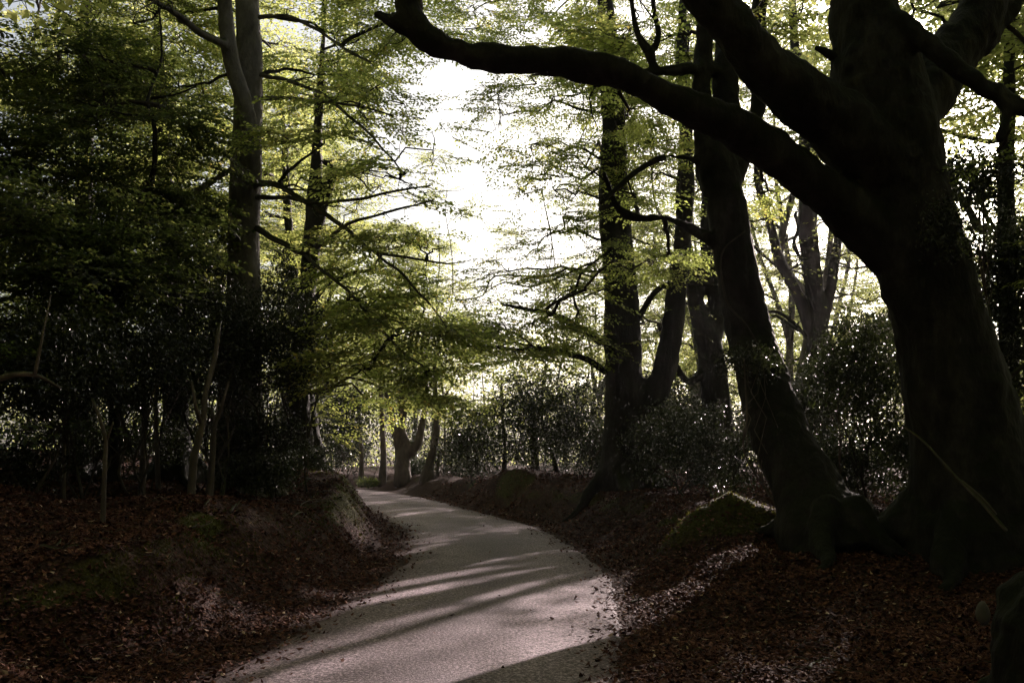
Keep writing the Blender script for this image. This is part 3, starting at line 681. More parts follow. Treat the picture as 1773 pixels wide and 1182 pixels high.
# ---- the big smooth beech on the left
tree('beech_tree', 'tall smooth grey beech on the left bank, dividing into two stems high up', 'tree', [
    [(415,850,18,110),(418,760,18,82),(420,640,18,66),(422,520,18,60),(422,400,18,57),(425,300,18,56),(430,200,18.1,54),(432,100,18.2,48),(428,0,18.4,44),(430,-200,18.6,34),(440,-450,19,22)],
    [(440,310,17.8,30),(436,240,17.7,34),(420,170,17.6,34),(402,110,17.6,31),(392,40,17.6,30),(386,-60,17.7,27),(370,-260,18,18)],
    [(400,85,17.6,20),(378,72,17.3,16),(345,56,17,13),(315,30,16.7,11),(280,8,16.4,9),(220,-20,16,6)],
    [(440,318,17.8,14),(482,318,17.4,11),(515,340,17.1,10),(560,368,16.8,9),(600,395,16.5,8),(640,430,16.2,7),(700,445,16,5),(780,455,15.8,3)],
    [(445,342,17.8,10),(490,340,17.2,8),(540,350,16.8,7),(600,346,16.4,6),(660,336,16,5),(745,322,15.6,3)],
    [(445,395,17.8,12),(485,418,17.4,10),(522,436,17,9),(560,420,16.8,8),(600,388,16.5,7),(660,370,16.2,5),(750,348,15.8,3)],
    [(455,170,17.9,9),(510,172,17.4,7),(570,178,17,6),(630,186,16.6,4),(680,200,16.2,3)],
    [(452,130,17.9,8),(500,142,17.4,7),(560,165,17,6),(620,215,16.4,5),(670,265,16,4),(700,300,15.8,3)],
    [(450,30,18,9),(490,28,17.4,7),(540,45,17,6),(590,80,16.6,5),(640,110,16.2,4)],
    [(405,290,18,14),(370,312,18.6,12),(320,345,19.2,9),(290,380,20,6)],
    [(522,434,17,7),(560,470,16.8,6),(610,510,16.6,6),(650,560,16.4,5),(700,610,16.2,4),(740,640,16,3)],
    [(640,430,16.2,5),(690,470,16,5),(730,510,15.8,4),(770,560,15.7,3)],
], [(420,-250,18,330,120,3,100,D(scale=1.3)), (230,40,18.6,130,80,1.6,90), (310,150,19.2,70,100,1.2,60), (580,60,18.6,90,60,1.4,30), (620,180,16.6,90,50,1.1,26), (560,250,17.5,90,40,1.1,20),
    (545,130,18.8,70,40,1,20), (690,310,16,80,40,1,14), (640,440,16.6,100,40,1.1,24), (740,440,16,60,40,.9,10), (600,520,17,100,50,1.2,34), (690,580,16.5,90,40,1.1,40), (640,640,17,90,40,1.1,40), (740,650,16.2,60,26,.9,20),
    (760,580,16,50,30,.8,10), (300,300,19,80,60,1.4,60), (700,20,17,70,60,1,16)],
    M_bark, voxel=.05, bark=.012, roots=5, root_len=.25)

# ---- the darker beech on the far end of the left bank
tree('beech_tree', 'dark knobbly beech on the end of the left bank, broken into two short forks', 'tree', [
    [(512,830,24.5,84),(512,770,24.5,62),(516,680,24.5,44),(522,600,24.5,38),(532,500,24.6,34),(540,420,24.7,33),(544,340,24.8,27),(548,290,24.9,24),(552,200,25,18),(560,60,25.2,14),(565,-120,25.4,9)],
    [(550,400,24.7,22),(560,350,24.8,22),(572,315,24.8,20),(576,295,24.8,17),(592,300,24.7,12),(606,296,24.6,9)],
    [(575,300,24.8,14),(570,284,24.8,12),(560,280,24.8,9)],
    [(530,540,24.6,12),(560,500,24.2,9),(590,480,24,8),(640,470,23.6,6),(700,480,23,4)],
    [(528,560,24.6,9),(556,540,24,7),(572,510,23.8,6),(576,460,23.6,4)],
], [(560,120,25,120,110,2,60), (500,240,26,60,60,1.6,24), (640,330,25,90,60,1.8,50,D(lrnd=(.25,1))), (580,420,26,90,60,1.6,56,D(lrnd=(.3,1))), (700,180,25,80,100,1.8,40), (700,420,25,70,60,1.5,26,D(lrnd=(.1,.9))),
    (640,560,24,90,60,1.6,44), (720,520,24,60,60,1.4,24), (560,640,26,40,60,1.2,20,D(lrnd=(.2,1))), (555,720,26,36,40,1,14,D(lrnd=(.35,1))), (740,620,24,70,40,1.4,34), (680,680,25,110,22,1.4,34),
    (500,340,27,60,60,1.6,28,D(lrnd=(.3,1))), (720,60,25,80,80,2,46), (800,60,24,60,50,1.6,26), (750,260,25,50,60,1.4,20), (790,690,24,40,20,1,8), (560,-160,25,300,120,3,60,D(scale=1.4))],
    M_dbark, voxel=.06, bark=.03, roots=5)
tree('beech_tree', 'short thick trunk close behind the knobbly beech on the end of the left bank', 'tree', [
    [(540,830,26.5,54),(540,780,26.5,42),(536,735,26.5,34),(528,660,26.8,26),(515,560,27,22),(500,400,27.4,18),(490,200,28,12)]],
    [(480,180,28,70,100,2,36), (470,420,28,60,60,1.5,26,D(lrnd=(.3,1)))], M_dbark, voxel=.07, bark=.03, roots=4)

# ---- crooked dark tree far left, and its neighbours
tree('beech_tree', 'thin crooked black tree winding upward through the dark foliage on the far left', 'tree', [
    [(195,860,15.5,26),(198,760,15.5,22),(200,640,15.5,19),(206,500,15.5,17),(214,460,15.5,15),(238,400,15.5,15),(240,360,15.5,14),(262,310,15.5,13),(268,270,15.5,12),(266,210,15.5,11),(255,180,15.5,9),(262,150,15.6,8),(280,90,15.8,7),(270,-40,16,5)],
    [(262,200,15.5,6),(240,200,15.3,5),(200,195,15,4),(130,170,14.6,3)],
    [(262,170,15.5,6),(300,165,15.4,4),(340,150,15.2,3)],
    [(210,490,15.5,9),(240,496,15.2,7),(270,505,15,6),(310,540,14.8,4)],
], [(200,180,15.5,130,80,1.5,80), (140,300,15.5,120,70,1.5,80), (260,330,16.5,80,60,1.2,40), (100,90,15.5,120,70,1.6,60), (220,430,15.5,100,50,1.2,60), (320,230,17,60,60,1,30)], M_dbark, voxel=.03, bark=.008, roots=3, root_len=.4, lmat=M_shadeleaf)
tree('beech_tree', 'tree with shade darkened leaves filling the far left edge above the pale arching branch', 'tree', [
    [(-50,900,14,70),(-54,760,14,52),(-60,600,14,42),(-60,400,14.2,36),(-50,200,14.5,30),(-50,0,14.8,24),(-50,-250,15,16)],
], [(40,400,14,110,80,1.6,100), (60,560,14,120,80,1.4,90), (60,130,15.5,120,120,1.6,18), (-120,250,14,110,200,2,40), (150,480,14.5,90,60,1.2,60), (0,-220,15,220,120,3,70,D(scale=1.3)), (60,290,15,90,60,1,34), (-20,640,13,80,80,1.4,60)], M_dbark, voxel=.05, bark=.02, lmat=M_shadeleaf)
tree('beech_tree', 'broad dark beech foot behind the pale thin stems on the left bank', 'tree', [
    [(308,850,20,92),(306,790,20,62),(304,720,20,44),(300,560,20,36),(290,380,20.3,30),(280,200,20.6,24),(270,0,21,16)],
], [(300,480,20.5,90,60,1.8,60), (180,380,21,120,80,2,90), (280,120,21.5,120,80,2,90), (150,200,21,110,100,2,50), (370,430,21,60,60,1.5,36,D(lrnd=(.2,1))), (340,360,22,60,50,1.5,26,D(lrnd=(.25,1))), (60,480,21,110,80,2,50)], M_dbark, voxel=.07, bark=.03, roots=6, lmat=M_shadeleaf)
tree('beech_tree', 'stout black trunk with a flared foot behind the left bank, near the left edge', 'tree', [
    [(135,850,19,80),(135,790,19,58),(138,720,19,46),(142,560,19,40),(146,300,19.4,32),(150,0,20,22)],
], [(120,560,19.5,130,80,2,120), (80,380,20,130,70,2,80), (120,60,20.5,140,110,2,40)], M_dbark, voxel=.07, bark=.03, roots=6, lmat=M_shadeleaf)

# ---- far right
tree('beech_tree', 'ivy wrapped dark stem rising through holly at the far right edge', 'tree', [
    [(1752,900,16,60),(1750,760,16,42),(1748,600,16,34),(1744,450,16,30),(1742,300,16.2,27),(1746,180,16.4,24),(1750,0,16.8,18)],
    [(1744,420,16,16),(1710,380,16.5,14),(1690,320,17,13),(1660,290,17.4,10)],
    [(1715,385,16.5,12),(1700,400,16.8,14),(1670,350,17.4,12),(1640,300,18,9)],
], [(1770,40,17,60,50,1.5,16), (1700,420,18.5,90,60,1.4,26,D(lrnd=(.3,1))), (1760,120,17,60,60,1.4,14), (1640,330,20,40,40,1.2,10)], M_dbark, voxel=.05, bark=.03, roots=4)

# ---- pale trees at the far bend of the lane
tree('oak_tree', 'squat pale tree at the far bend of the lane, spreading into four stems', 'tree', [
    [(697,836,48,30),(698,800,48,24),(706,785,48,18),(722,770,48,17),(730,740,48,14),(736,700,48,12),(738,640,48,9)],
    [(698,805,48,15),(696,775,48,13),(696,740,48,14),(700,700,48,12),(694,640,48,10)],
    [(702,795,48,12),(706,770,48,12),(698,745,48,12),(695,715,48,12),(690,660,48,9)],
    [(692,790,48,14),(682,750,48,9),(676,715,48,9),(668,680,48,7)],
], [(690,640,48,70,40,3,40,D(scale=1.6)), (720,560,49,90,60,3,44,D(scale=1.7)), (650,600,50,60,60,3,30,D(scale=1.7)), (740,690,48,40,20,2,10,D(scale=1.5))], M_pale, voxel=.09, bark=.05, roots=0)
tree('oak_tree', 'slim leaning grey tree beside the pale four stemmed tree at the far bend', 'tree', [
    [(738,838,44,26),(744,800,44,17),(750,780,44,15),(756,745,44,15),(754,715,44,12),(754,680,44,11),(752,620,44,8)],
    [(756,730,44,7),(768,700,44,6),(774,680,44,5)],
    [(757,838,45,8),(758,800,45,7),(762,780,45,6)],
], [(752,630,44,50,36,2.5,26,D(scale=1.6)), (800,650,45,50,40,2.5,14,D(scale=1.6)), (770,560,46,50,60,3,16,D(scale=1.6))], M_pale, voxel=.09, bark=.03, roots=0)
for label, st, pp in [
    ('straight pale sunlit stem standing left of the squat four stemmed tree at the bend', [(662,824,50,14),(664,790,50,10),(662,740,50,9),(660,690,50,8),(656,600,50,6)], [(650,640,50,44,40,2.5,20,D(scale=1.6))]),
    ('thin reddish stem in dead brushwood just right of where the lane disappears', [(625,838,52,11),(626,800,52,8),(624,760,52,7),(620,700,52,6),(616,620,52,5)], [(610,680,52,40,40,2.5,18,D(scale=1.6))]),
    ('black slim tree forking above the long dark bank in the middle distance', [(928,840,33,18),(926,790,33,14),(924,740,33,12),(918,715,33,9),(906,690,33,7),(895,660,33,5)], [(930,660,33,50,34,2,34), (880,700,33,50,30,2,26), (960,700,33,40,40,1.6,24)]),
    ('thin black leaning stem beside the slim forked tree over the dark bank', [(968,840,34,9),(958,790,34,7),(944,750,34,6),(938,730,34,5),(940,660,34,4)], [(960,640,34,50,34,2,20)]),
    ('bare dark stem in the thicket between the dark bank and the twin stemmed beech', [(872,838,36,9),(874,780,36,7),(870,720,36,6),(868,650,36,4)], [(850,690,36,50,34,2,26), (810,720,37,40,30,2,16)]),
]:
    tree('young_tree', label, 'tree', [st], pp, M_dbark if 'black' in label or 'dark' in label else M_pale, voxel=0)

# ================================================================== HOLLY AND UNDERGROWTH
def holly(label, px, py, depth, rx, ry, rz, n_, per=46, leaf=.055, stems=6, cr=.32, spread=.5, group=None, seed_down=True):
    C = at(px, py, depth); rad = np.array((rx*depth/FPX, rz, ry*depth/FPX)); b = np.array([C[0], C[1], gz(C[0], C[1])])
    t = empty('holly_bush', b, label, 'bush', group)
    if px < 620: n_ = int(n_ * 1.8)
    else: n_ = int(n_ * 1.75)
    stems = (stems + 1) // 2
    P, c = clumps(C, rad, n_, per, cr); g_ = ground_z(P[:, 0], P[:, 1]); P = P[P[:, 2] > g_ + .08]
    mb = MB(); holly_leaves(mb, P, leaf); mb.build('foliage', M_holly, t, b, smooth=False)
    for k_ in range(stems):
        m_ = MB(); a = b + np.array([rng.normal(0, .35) * rad[0] * spread * 2, rng.normal(0, .4) * rad[1], 0]); a[2] = gz(a[0], a[1]) - .08
        e = C + rng.normal(size=3) * rad * .5; e[2] = max(e[2], a[2] + 1.0)
        r0 = rng.uniform(.010, .026); Q, rr = wiggle(a, e, r0, r0 * .5, 7, .045); Q, rr = spline(Q, rr, .2); tube(m_, Q, rr, 6)
        for s_ in range(7):
            i_ = rng.integers(len(Q)//4, len(Q)); e2 = c[rng.integers(len(c))]
            if np.linalg.norm(e2 - Q[i_]) < 2.2 * max(rad[0], 1): q2, r2 = wiggle(Q[i_], e2, r0 * .45, r0 * .12, 5, .08); tube(m_, q2, r2, 4)
        m_.build('stem', M_pale if rng.random() < .25 else M_twig, t, b)
    return t
holly('holly crown reaching up among the beech leaves at the far left', 150, 500, 15, 110, 70, 1.2, 60, stems=3)
holly('ragged holly top beside the smooth beech trunk, left side', 340, 470, 17.5, 60, 70, 1.0, 50, stems=3)
holly('ragged holly top right of the smooth beech trunk', 490, 500, 18.5, 45, 60, .8, 34, stems=3)
holly('big dark holly bush standing over the far left of the left bank', 90, 640, 12.5, 130, 100, 1.2, 150, stems=8)
holly('low black holly thicket under the leafy beech at the left edge', 30, 800, 12.8, 90, 40, .8, 36)
holly('holly bush with pale stems left of the smooth beech', 240, 620, 14, 110, 90, 1.2, 150, stems=9)
holly('dense holly hiding the lower trunk of the smooth grey beech', 360, 590, 16, 110, 110, 1.1, 190, stems=9)
holly('dark holly clump right of the smooth beech trunk, in front of the knobbly beech', 480, 600, 17, 80, 110, 1.0, 130, stems=5)
holly('shiny holly sprays in front of the knobbly beech on the bank end', 545, 570, 19, 55, 90, .9, 70, per=40, stems=4)
holly('low holly growth around the foot of the smooth grey beech', 440, 750, 17.5, 100, 50, 1.0, 70, stems=5)
holly('black holly thicket behind the thin pale stems on the left bank', 230, 760, 18, 150, 50, 1.2, 90, stems=9)
holly('holly thicket at the back of the left bank near the left edge', 70, 720, 20, 130, 90, 1.5, 90, stems=7)
holly('dark round holly over the long bank in the middle distance', 915, 720, 31, 90, 80, 2.0, 140, per=44, leaf=.085, cr=.5, stems=6)
holly('brown green holly thicket between the bend and the slim forked tree', 820, 760, 37, 60, 60, 2.0, 70, leaf=.10, cr=.55, stems=6)
holly('holly thicket left of the foot of the twin stemmed beech', 1010, 760, 29, 50, 60, 1.5, 80, leaf=.085, cr=.45, stems=5)
holly('glinting holly bush between the twin stemmed beech and the leaning beech', 1170, 770, 21, 90, 70, 1.3, 150, leaf=.065, stems=7)
holly('dark holly crowding the leaning beech trunk on its left side', 1270, 760, 18.5, 70, 90, 1.0, 110, stems=6)
holly('small glittering holly spray across the leaning beech trunk at mid height', 1300, 625, 13.0, 60, 28, .35, 26, per=34, leaf=.045, stems=1, cr=.22)
holly('tall glossy holly bush between the two dark leaning beeches', 1480, 640, 16, 85, 100, 1.1, 170, leaf=.058, stems=7)
holly('lower holly thicket right of the leaning beech foot', 1450, 800, 17, 90, 60, 1.0, 100, leaf=.058, stems=8)
holly('holly bush close against the left side of the huge beech trunk', 1570, 780, 15.5, 60, 90, 1.0, 90, stems=6)
holly('thin holly growth up the bark of the huge mossy beech', 1640, 400, 10.9, 40, 60, .3, 22, per=30, leaf=.05, stems=0, cr=.2)
holly('tall holly at the right edge behind the huge beech', 1740, 520, 13.5, 70, 170, 1.0, 170, leaf=.06, stems=5)
holly('airy holly sprays above the right edge, against the bright leaves', 1690, 300, 12.6, 75, 55, .6, 36, per=30, leaf=.07, stems=2, cr=.28)
holly('holly behind the huge trunk, filling the space between its foot and the glossy bush', 1605, 590, 17.5, 60, 90, 1.0, 130, stems=3)
holly('holly mass in the shade right of the huge trunk', 1790, 760, 13, 90, 120, 1.0, 80, stems=4)
holly('holly thicket far behind the leaning beech', 1380, 700, 27, 120, 90, 2, 110, leaf=.085, cr=.5, stems=7)
holly('holly thicket far behind the huge trunk and the glossy holly', 1580, 640, 27, 120, 70, 2, 60, leaf=.085, cr=.5, stems=5)
holly('holly thicket at the back, behind the V forked beech', 1200, 740, 33, 90, 70, 2, 90, leaf=.10, cr=.55, stems=6)
holly('low thicket in the gap beyond the left bank', 590, 720, 40, 50, 50, 2, 70, leaf=.12, cr=.6, stems=5)
holly('dark low bush right of the squat pale tree at the bend', 722, 812, 50, 26, 18, 1.2, 40, leaf=.11, cr=.5, stems=2)
holly('dead reddish brushwood left of the straight pale stem at the bend', 610, 770, 55, 34, 36, 2.0, 40, leaf=.12, cr=.6, stems=8)

holly('low dark holly screen hiding the roots of the smooth grey beech', 450, 815, 16.2, 75, 34, .6, 50, stems=2, cr=.26)
holly('low dark growth on the left bank end around the foot of the knobbly beech', 540, 800, 22.5, 45, 26, .6, 30, stems=2, cr=.3)
holly('dark thicket joining the twin stemmed beech to the V forked beech', 1140, 700, 27, 70, 60, 1.6, 90, leaf=.08, cr=.42, stems=5)
holly('dark thicket behind the leaning beech trunk, right side of it', 1400, 690, 22, 70, 80, 1.4, 100, leaf=.07, cr=.4, stems=5)
holly('dark thicket seen through the gap left of the huge trunk', 1540, 560, 24, 60, 70, 1.5, 70, leaf=.075, cr=.4, stems=4)
holly('dark thicket left of the twin stemmed beech, over the mossy bank', 1000, 690, 32, 60, 60, 1.8, 90, leaf=.085, cr=.45, stems=5)
holly('thicket at the bend, right of the slim leaning grey tree', 790, 790, 44, 50, 44, 2, 80, leaf=.11, cr=.5, stems=6)
holly('thicket behind the pale trees at the bend', 700, 740, 58, 90, 80, 2, 90, leaf=.13, cr=.65, stems=8)
b_ = holly('small sunlit yellow green bush on the verge where the lane disappears', 640, 836, 50, 18, 8, .7, 18, leaf=.09, cr=.35, stems=2)
b_.children[0].data.materials[0] = M_shadeleaf
# thin pale stems standing on the left bank
for k_, (label, st, br) in enumerate([
    ('pale twisting stem in front of the dark holly on the left bank, thickest of them', [(330,850,13.5,15),(336,790,13.5,13),(352,730,13.5,11),(356,680,13.6,9),(372,620,13.8,9),(380,560,14,6)], [(350,740,13.5,8),(338,700,13.4,6),(332,660,13.4,4)]),
    ('thin straight pale stem left of the twisting stem, standing forward on the leaf litter', [(181,850,10.5,9),(182,800,10.5,8),(184,760,10.5,7),(172,720,10.5,6),(160,690,10.5,4)], [(184,765,10.5,5),(196,730,10.5,3)]),
    ('pale peeling stem right of the twisting stem, under the smooth beech', [(362,845,15,13),(368,790,15,11),(370,740,15,9),(382,710,15,6),(396,660,15,4)], [(372,745,15,7),(366,700,15,4)]),
    ('slender greyish sapling stem just left of the pale peeling stem', [(246,850,14.5,12),(248,780,14.5,10),(250,720,14.6,9),(246,640,14.8,7)], [(250,740,14.6,5),(264,700,14.6,3)]),
    ('faint thin stem behind the forward pale stem at the left', [(112,850,13,9),(110,780,13,8),(116,700,13,7),(120,620,13,5)], [(112,770,13,4),(100,730,13,3)]),
    ('thin stem rising between the broad dark foot and the smooth beech', [(276,848,16,9),(272,780,16,8),(270,700,16,7),(280,600,16.2,5)], []),
]):
    t = tree('sapling', label, 'sapling', [st] + ([br] if br else []), (), M_pale, voxel=0, limb='branch')
# ================================================================== THE WOOD ROUND ABOUT
def forest_tree(x, y, H, cr, z0, label, group, n_=300, scale=1.7, cull=True, lrnd=(.1, 1), r0=None, lean=None, low=.35):
    """trunk with a fork, boughs and a crown from z0 up to H"""
    b = np.array([x, y, gz(x, y)]); t = empty('beech_tree', b, label, 'tree', group)
    r0 = r0 or H * .014 + .04; lean = lean if lean is not None else rng.normal(0, .05, 2)
    top = b + np.array([lean[0] * H, lean[1] * H, H * .92]); P, rr = wiggle(b - [0, 0, .2], top, r0, r0 * .15, 8, .018); rr[0] *= 1.5
    P, rr = spline(P, rr, .8); mb = MB(); tube(mb, P, rr, 9, wob=.08)
    mb.build('trunk', M_bark, t, b)
    f = int(len(P) * rng.uniform(.25, .4)); a_ = rng.uniform(0, 6.28)
    e = P[f] + np.array([math.cos(a_) * cr * .5, math.sin(a_) * cr * .5, H * .45]); Q, r2 = wiggle(P[f], e, rr[f] * .75, .03, 6, .03); Q, r2 = spline(Q, r2, .8)
    mb = MB(); tube(mb, Q, r2, 8, wob=.08); mb.build('limb', M_bark, t, b)
    mbL = MB(); k_ = max(8, n_ // 22); allP = np.vstack([P[len(P)//4:], Q])
    mbB = MB()
    for q in range(k_):
        u = (q + .5) / k_; zc = z0 + (H - z0) * u; rad = cr * math.sqrt(max(.1, 1 - ((u - low) / (1.05 - low if u > low else low + .25))**2))
        a_ = q * 2.4 + rng.uniform(-.4, .4); rr_ = rad * rng.uniform(.35, .95)
        C = b + np.array([math.cos(a_) * rr_ + lean[0] * zc, math.sin(a_) * rr_ + lean[1] * zc, zc])
        rt = allP[(np.linalg.norm(allP - C, axis=1) + .9 * np.maximum(0, allP[:, 2] - C[2] + .6)).argmin()]
        pad(mbL, mbB, rt, C, (cr * .36, cr * .36, .9), n_ // k_, scale, r0=r0 * .28, nb=3, cull=cull, lrnd=lrnd)
    if mbL.n: mbL.build('crown', [M_leaf_far, M_twig], t, b, smooth=False)
    mbB.build('branches', M_dbark, t, b)
    return t
def copy_tree(t, x, y, rz, sc, label, group):
    c = t.copy(); link(c); c.location = (x, y, gz(x, y)); c.rotation_euler.z = rz; c.scale = (sc, sc, sc); c['label'] = label; c['group'] = group
    for ch in list(t.children):
        d = ch.copy(); link(d); d.parent = c
    return c
G_FAR = 'beeches deep in the wood behind'
G_SUN = 'beeches along the right side of the lane'
# trees on the sunward side, each with its own crown
spots = [(9.5,17,19,4.6),(15,24,21,5),(9,33,20,4.4),(22.5,33,22,4.6),(11.5,41,20,4.5),(7.5,40,19,3.8),(26,27,21,5),(24,44,22,5),(16,50,21,5),(32,40,22,5),(10,55,20,4),(31,56,22,5),(19,62,22,4.5),(40,62,23,6),(38,30,22,5),(12,6,20,5),(19,12,21,5),(5.5,64,19,3.6)]
for x, y, H, cr in spots:
    vis = math.degrees(math.atan2(x, y)) < 30
    forest_tree(x, y, H, cr, 4.5 if y > 25 else 6.5, 'grey beech deep in the wood right of the lane, its foot behind the holly', G_SUN, n_=int(480 if vis else 300), scale=1.6 if vis else 2.0, r0=.2)
# left side and far
spots = [(-9,31,20,4.6),(-13,38,20,5),(-17,31,21,5),(-9.5,44,19,4.2),(-20,48,21,5),(-12.5,54,20,4),(-6.5,66,17,3.6),(-12,70,20,5)]
far = []
for x, y, H, cr in spots:
    far.append(forest_tree(x, y, H, cr, 4.5, 'grey beech deep in the wood left of the lane, seen between the nearer trees', 'beeches along the left side of the lane', n_=400, scale=1.6, r0=.2))
src = far
more = [(-16,82),(-27,78),(-9.5,88),(12,84),(20,80),(30,76),(42,80),(15,96),(36,94),(52,72),(55,92),(26,98),(-22,96),(8.5,104),(-12,104),
        (48,48),(-40,34)]
for x, y in more:
    copy_tree(src[rng.integers(len(src))], x, y, rng.uniform(0, 6.28), rng.uniform(.85, 1.15), 'tall beech far back in the wood, one of many alike', G_FAR)
# unseen beeches added beside and behind the camera to keep sky off the lane
proto = forest_tree(-8, 2, 20, 6, 7, 'unseen beech beside the lane, added to shade it with its crown', 'unseen shade beeches beside the near lane', n_=620, scale=2.3, cull=False)
for x, y in [(-13,10),(-17,19),(-24,25),(-23,12),(-15,-4),(-6,-9),(4,-6),(9,-1),(11,-12),(0,-18),(-12,-18),(18,-4),(24,6),(20,-18),(-26,0),(-22,-14),(7,-26),(-8,-30),(-34,14),(30,14),(-30,-8),(-18,4),(-1,-4.5),(-10,-14),(5,-16),(14,-10),(-20,-24),(14,-26),(-38,0),(-38,-18),(28,-10),(32,2),(-42,24)]:
    copy_tree(proto, x, y, rng.uniform(0, 6.28), rng.uniform(.9, 1.15), 'unseen beech beside the lane, added to shade it with its crown', 'unseen shade beeches beside the near lane')

for x, y, H, cr in [(-3.6, 54, 18, 3.0), (3.0, 56, 20, 3.6)]:
    forest_tree(x, y, H, cr, 6.0, 'thin leaved beech standing against the bright gap above the lane', 'thin beeches in the bright gap', n_=90, scale=1.2, r0=.07)
# undergrowth between the far trunks
for k_, (x, y, r_, h) in enumerate([(7,36,2.2,1.6),(11,33,2.5,1.8),(15,31,2.4,1.8),(19,40,3,2),(5.5,46,2.4,1.6),(10,46,3,1.8),(24,36,3,2),(2.5,50,2.4,1.4),(-8,36,2.2,1.8),(-11,33,2.5,2),(-15,36,3,2.2),(-20,28,3,2.2),(-14,44,3,2),(-10,58,2.6,1.4),(-2,58,2.6,1.5),(3,62,3,1.8),(9,62,3,2)]):
    b = np.array([x, y, gz(x, y)]); t = empty('holly_bush', b, 'dim holly thicket between the far trunks, one of many alike', 'bush', 'thickets between the far trunks')
    C = b + [0, 0, h * .9]; P, c = clumps(C, (r_, r_ * .7, h), 90, 36, .5); P = P[P[:, 2] > b[2] + .1]
    mb = MB(); holly_leaves(mb, P, .13); mb.build('foliage', M_holly, t, b, smooth=False)
    for q in range(3):
        m_ = MB(); Q, rr = wiggle(b + [rng.normal(0, r_ * .4), rng.normal(0, .5), -.2], C + rng.normal(size=3) * [r_ * .5, .5, .4], .05, .02, 5, .06); tube(m_, Q, rr, 5); m_.build('stem', M_twig, t, b)

# the wood closing the view far off, and a light-blocking leaf ring behind
mb = MB(); nL = 150000
az = rng.uniform(-.75, .75, nL); dist = rng.uniform(108, 135, nL)
bk = np.arange(nL) > 120000; az[bk] = rng.uniform(.75, 2*np.pi - .75, bk.sum()); dist[bk] = rng.uniform(52, 66, bk.sum())  # unseen ring of oversized leaf cards, added to block horizon light
ztop = 13 + 5 * noise3(np.column_stack([az * 14, np.zeros(nL), np.zeros(nL)]), 1.0) + 1.5
P = np.column_stack([np.sin(az) * dist, np.cos(az) * dist, rng.random(nL)**.9 * ztop]); keep = noise3(P * [1, 1, 1.3], .22) > -.42; P = P[keep]
B = rng.normal(size=(len(P), 3)); B /= np.linalg.norm(B, axis=1)[:, None]; u = rng.normal(size=(len(P), 3)); s_ = np.cross(B, u); s_ /= np.linalg.norm(s_, axis=1)[:, None]
l = (rng.uniform(.25, .5, len(P)) * np.where(bk[keep], 2.6, 1))[:, None]
V = np.stack([P, P + B*l*.5 + s_*l*.32, P + B*l, P + B*l*.5 - s_*l*.32], 1); mb.add(V.reshape(-1, 3), np.arange(len(P) * 4).reshape(-1, 4), qa=rng.random(len(P)))
for k_ in range(110):
    a_ = rng.uniform(-.72, .72); d_ = rng.uniform(100, 128); p = np.array([math.sin(a_) * d_, math.cos(a_) * d_, -.5]); Q, rr = wiggle(p, p + [rng.normal(0, 1), 0, rng.uniform(9, 14)], rng.uniform(.14, .3), .06, 6, .03); tube(mb, Q, rr, 6, m=1)
o = mb.build('far_woodland_and_light_block', [M_leaf_far, M_bark], smooth=False); tag(o, 'hazy green wood closing the view beyond the last trees, plus unseen light blocking leaf ring', 'woodland', kind='stuff')

# ================================================================== THE WOODLAND FLOOR
m_, n, N = mat('fallen_leaves'); L = n.links.new
a = N('ShaderNodeAttribute'); a.attribute_name = 'rnd'
c = ramp(N, n, a.outputs['Fac'], [(0, (.028, .013, .010)), (.45, (.092, .039, .029)), (.8, (.19, .085, .060)), (.95, (.30, .17, .13)), (1, (.45, .33, .24))])
bs = N('ShaderNodeBsdfPrincipled'); bs.inputs['Roughness'].default_value = .75; bs.inputs['Specular IOR Level'].default_value = .08; L(c, bs.inputs['Base Color'])
o = N('ShaderNodeOutputMaterial'); L(bs.outputs[0], o.inputs[0]); M_litter = m_
def scatter(n0, ylo, yhi, xw):
    u = rng.random(n0); y = ylo * (yhi / ylo) ** u; x = rng.uniform(-1, 1, n0) * xw * y / 10 + 0
    return x, y
x, y = scatter(480000, 3.4, 40, 6.4)
d = np.abs(road_dist(x, y)) - HALF
dens = np.where(d > .12, 1.0, np.where(d > -.5, .6 * np.exp((d - .12) / .17) , 0)) + .0012 * (d < 0)
p3 = np.column_stack([x, y, np.zeros(len(x))])
ix = np.clip(np.searchsorted(gx, x), 0, nx - 1); iy = np.clip(np.searchsorted(gy, y), 0, ny - 1); mo = mossv[iy, ix]
patch = .55 + .45 * noise3(p3, .8)
dens = dens * np.where(mo > .34, .25, 1) * np.clip(patch + .35, .15, 1)
k_ = rng.random(len(x)) < dens; x, y, d = x[k_], y[k_], d[k_]
z = ground_z(x, y); on = np.abs(road_dist(x, y)) < HALF + .12
z = np.where(on, np.maximum(z, .018 + .035 * (1 - np.clip((d + HALF) / HALF, 0, 1)**2)) + .006, z + .006)
n0 = len(x); yaw = rng.uniform(0, 6.28, n0); B = basis(yaw, rng.normal(0, .38, n0), rng.normal(0, .45, n0)); 
l = rng.uniform(.022, .056, n0) * (1 + .03 * y); P = np.column_stack([x, y, z + rng.uniform(.0, .022, n0)])
Vt = np.array([(-.5, 0, .10), (0, .30, -.02), (.5, 0, .12), (0, -.30, -.02)])
V = np.einsum('nij,vj->nvi', B, Vt) * l[:, None, None] + P[:, None, :]
mb = MB(); mb.add(V.reshape(-1, 3), np.arange(n0 * 4).reshape(-1, 4), qa=np.clip(rng.normal(.45, .24, n0), 0, 1))
o = mb.build('fallen_leaves', M_litter, smooth=False); tag(o, 'reddish brown fallen beech leaves over the banks and along the lane edges', 'fallen leaves', kind='stuff')
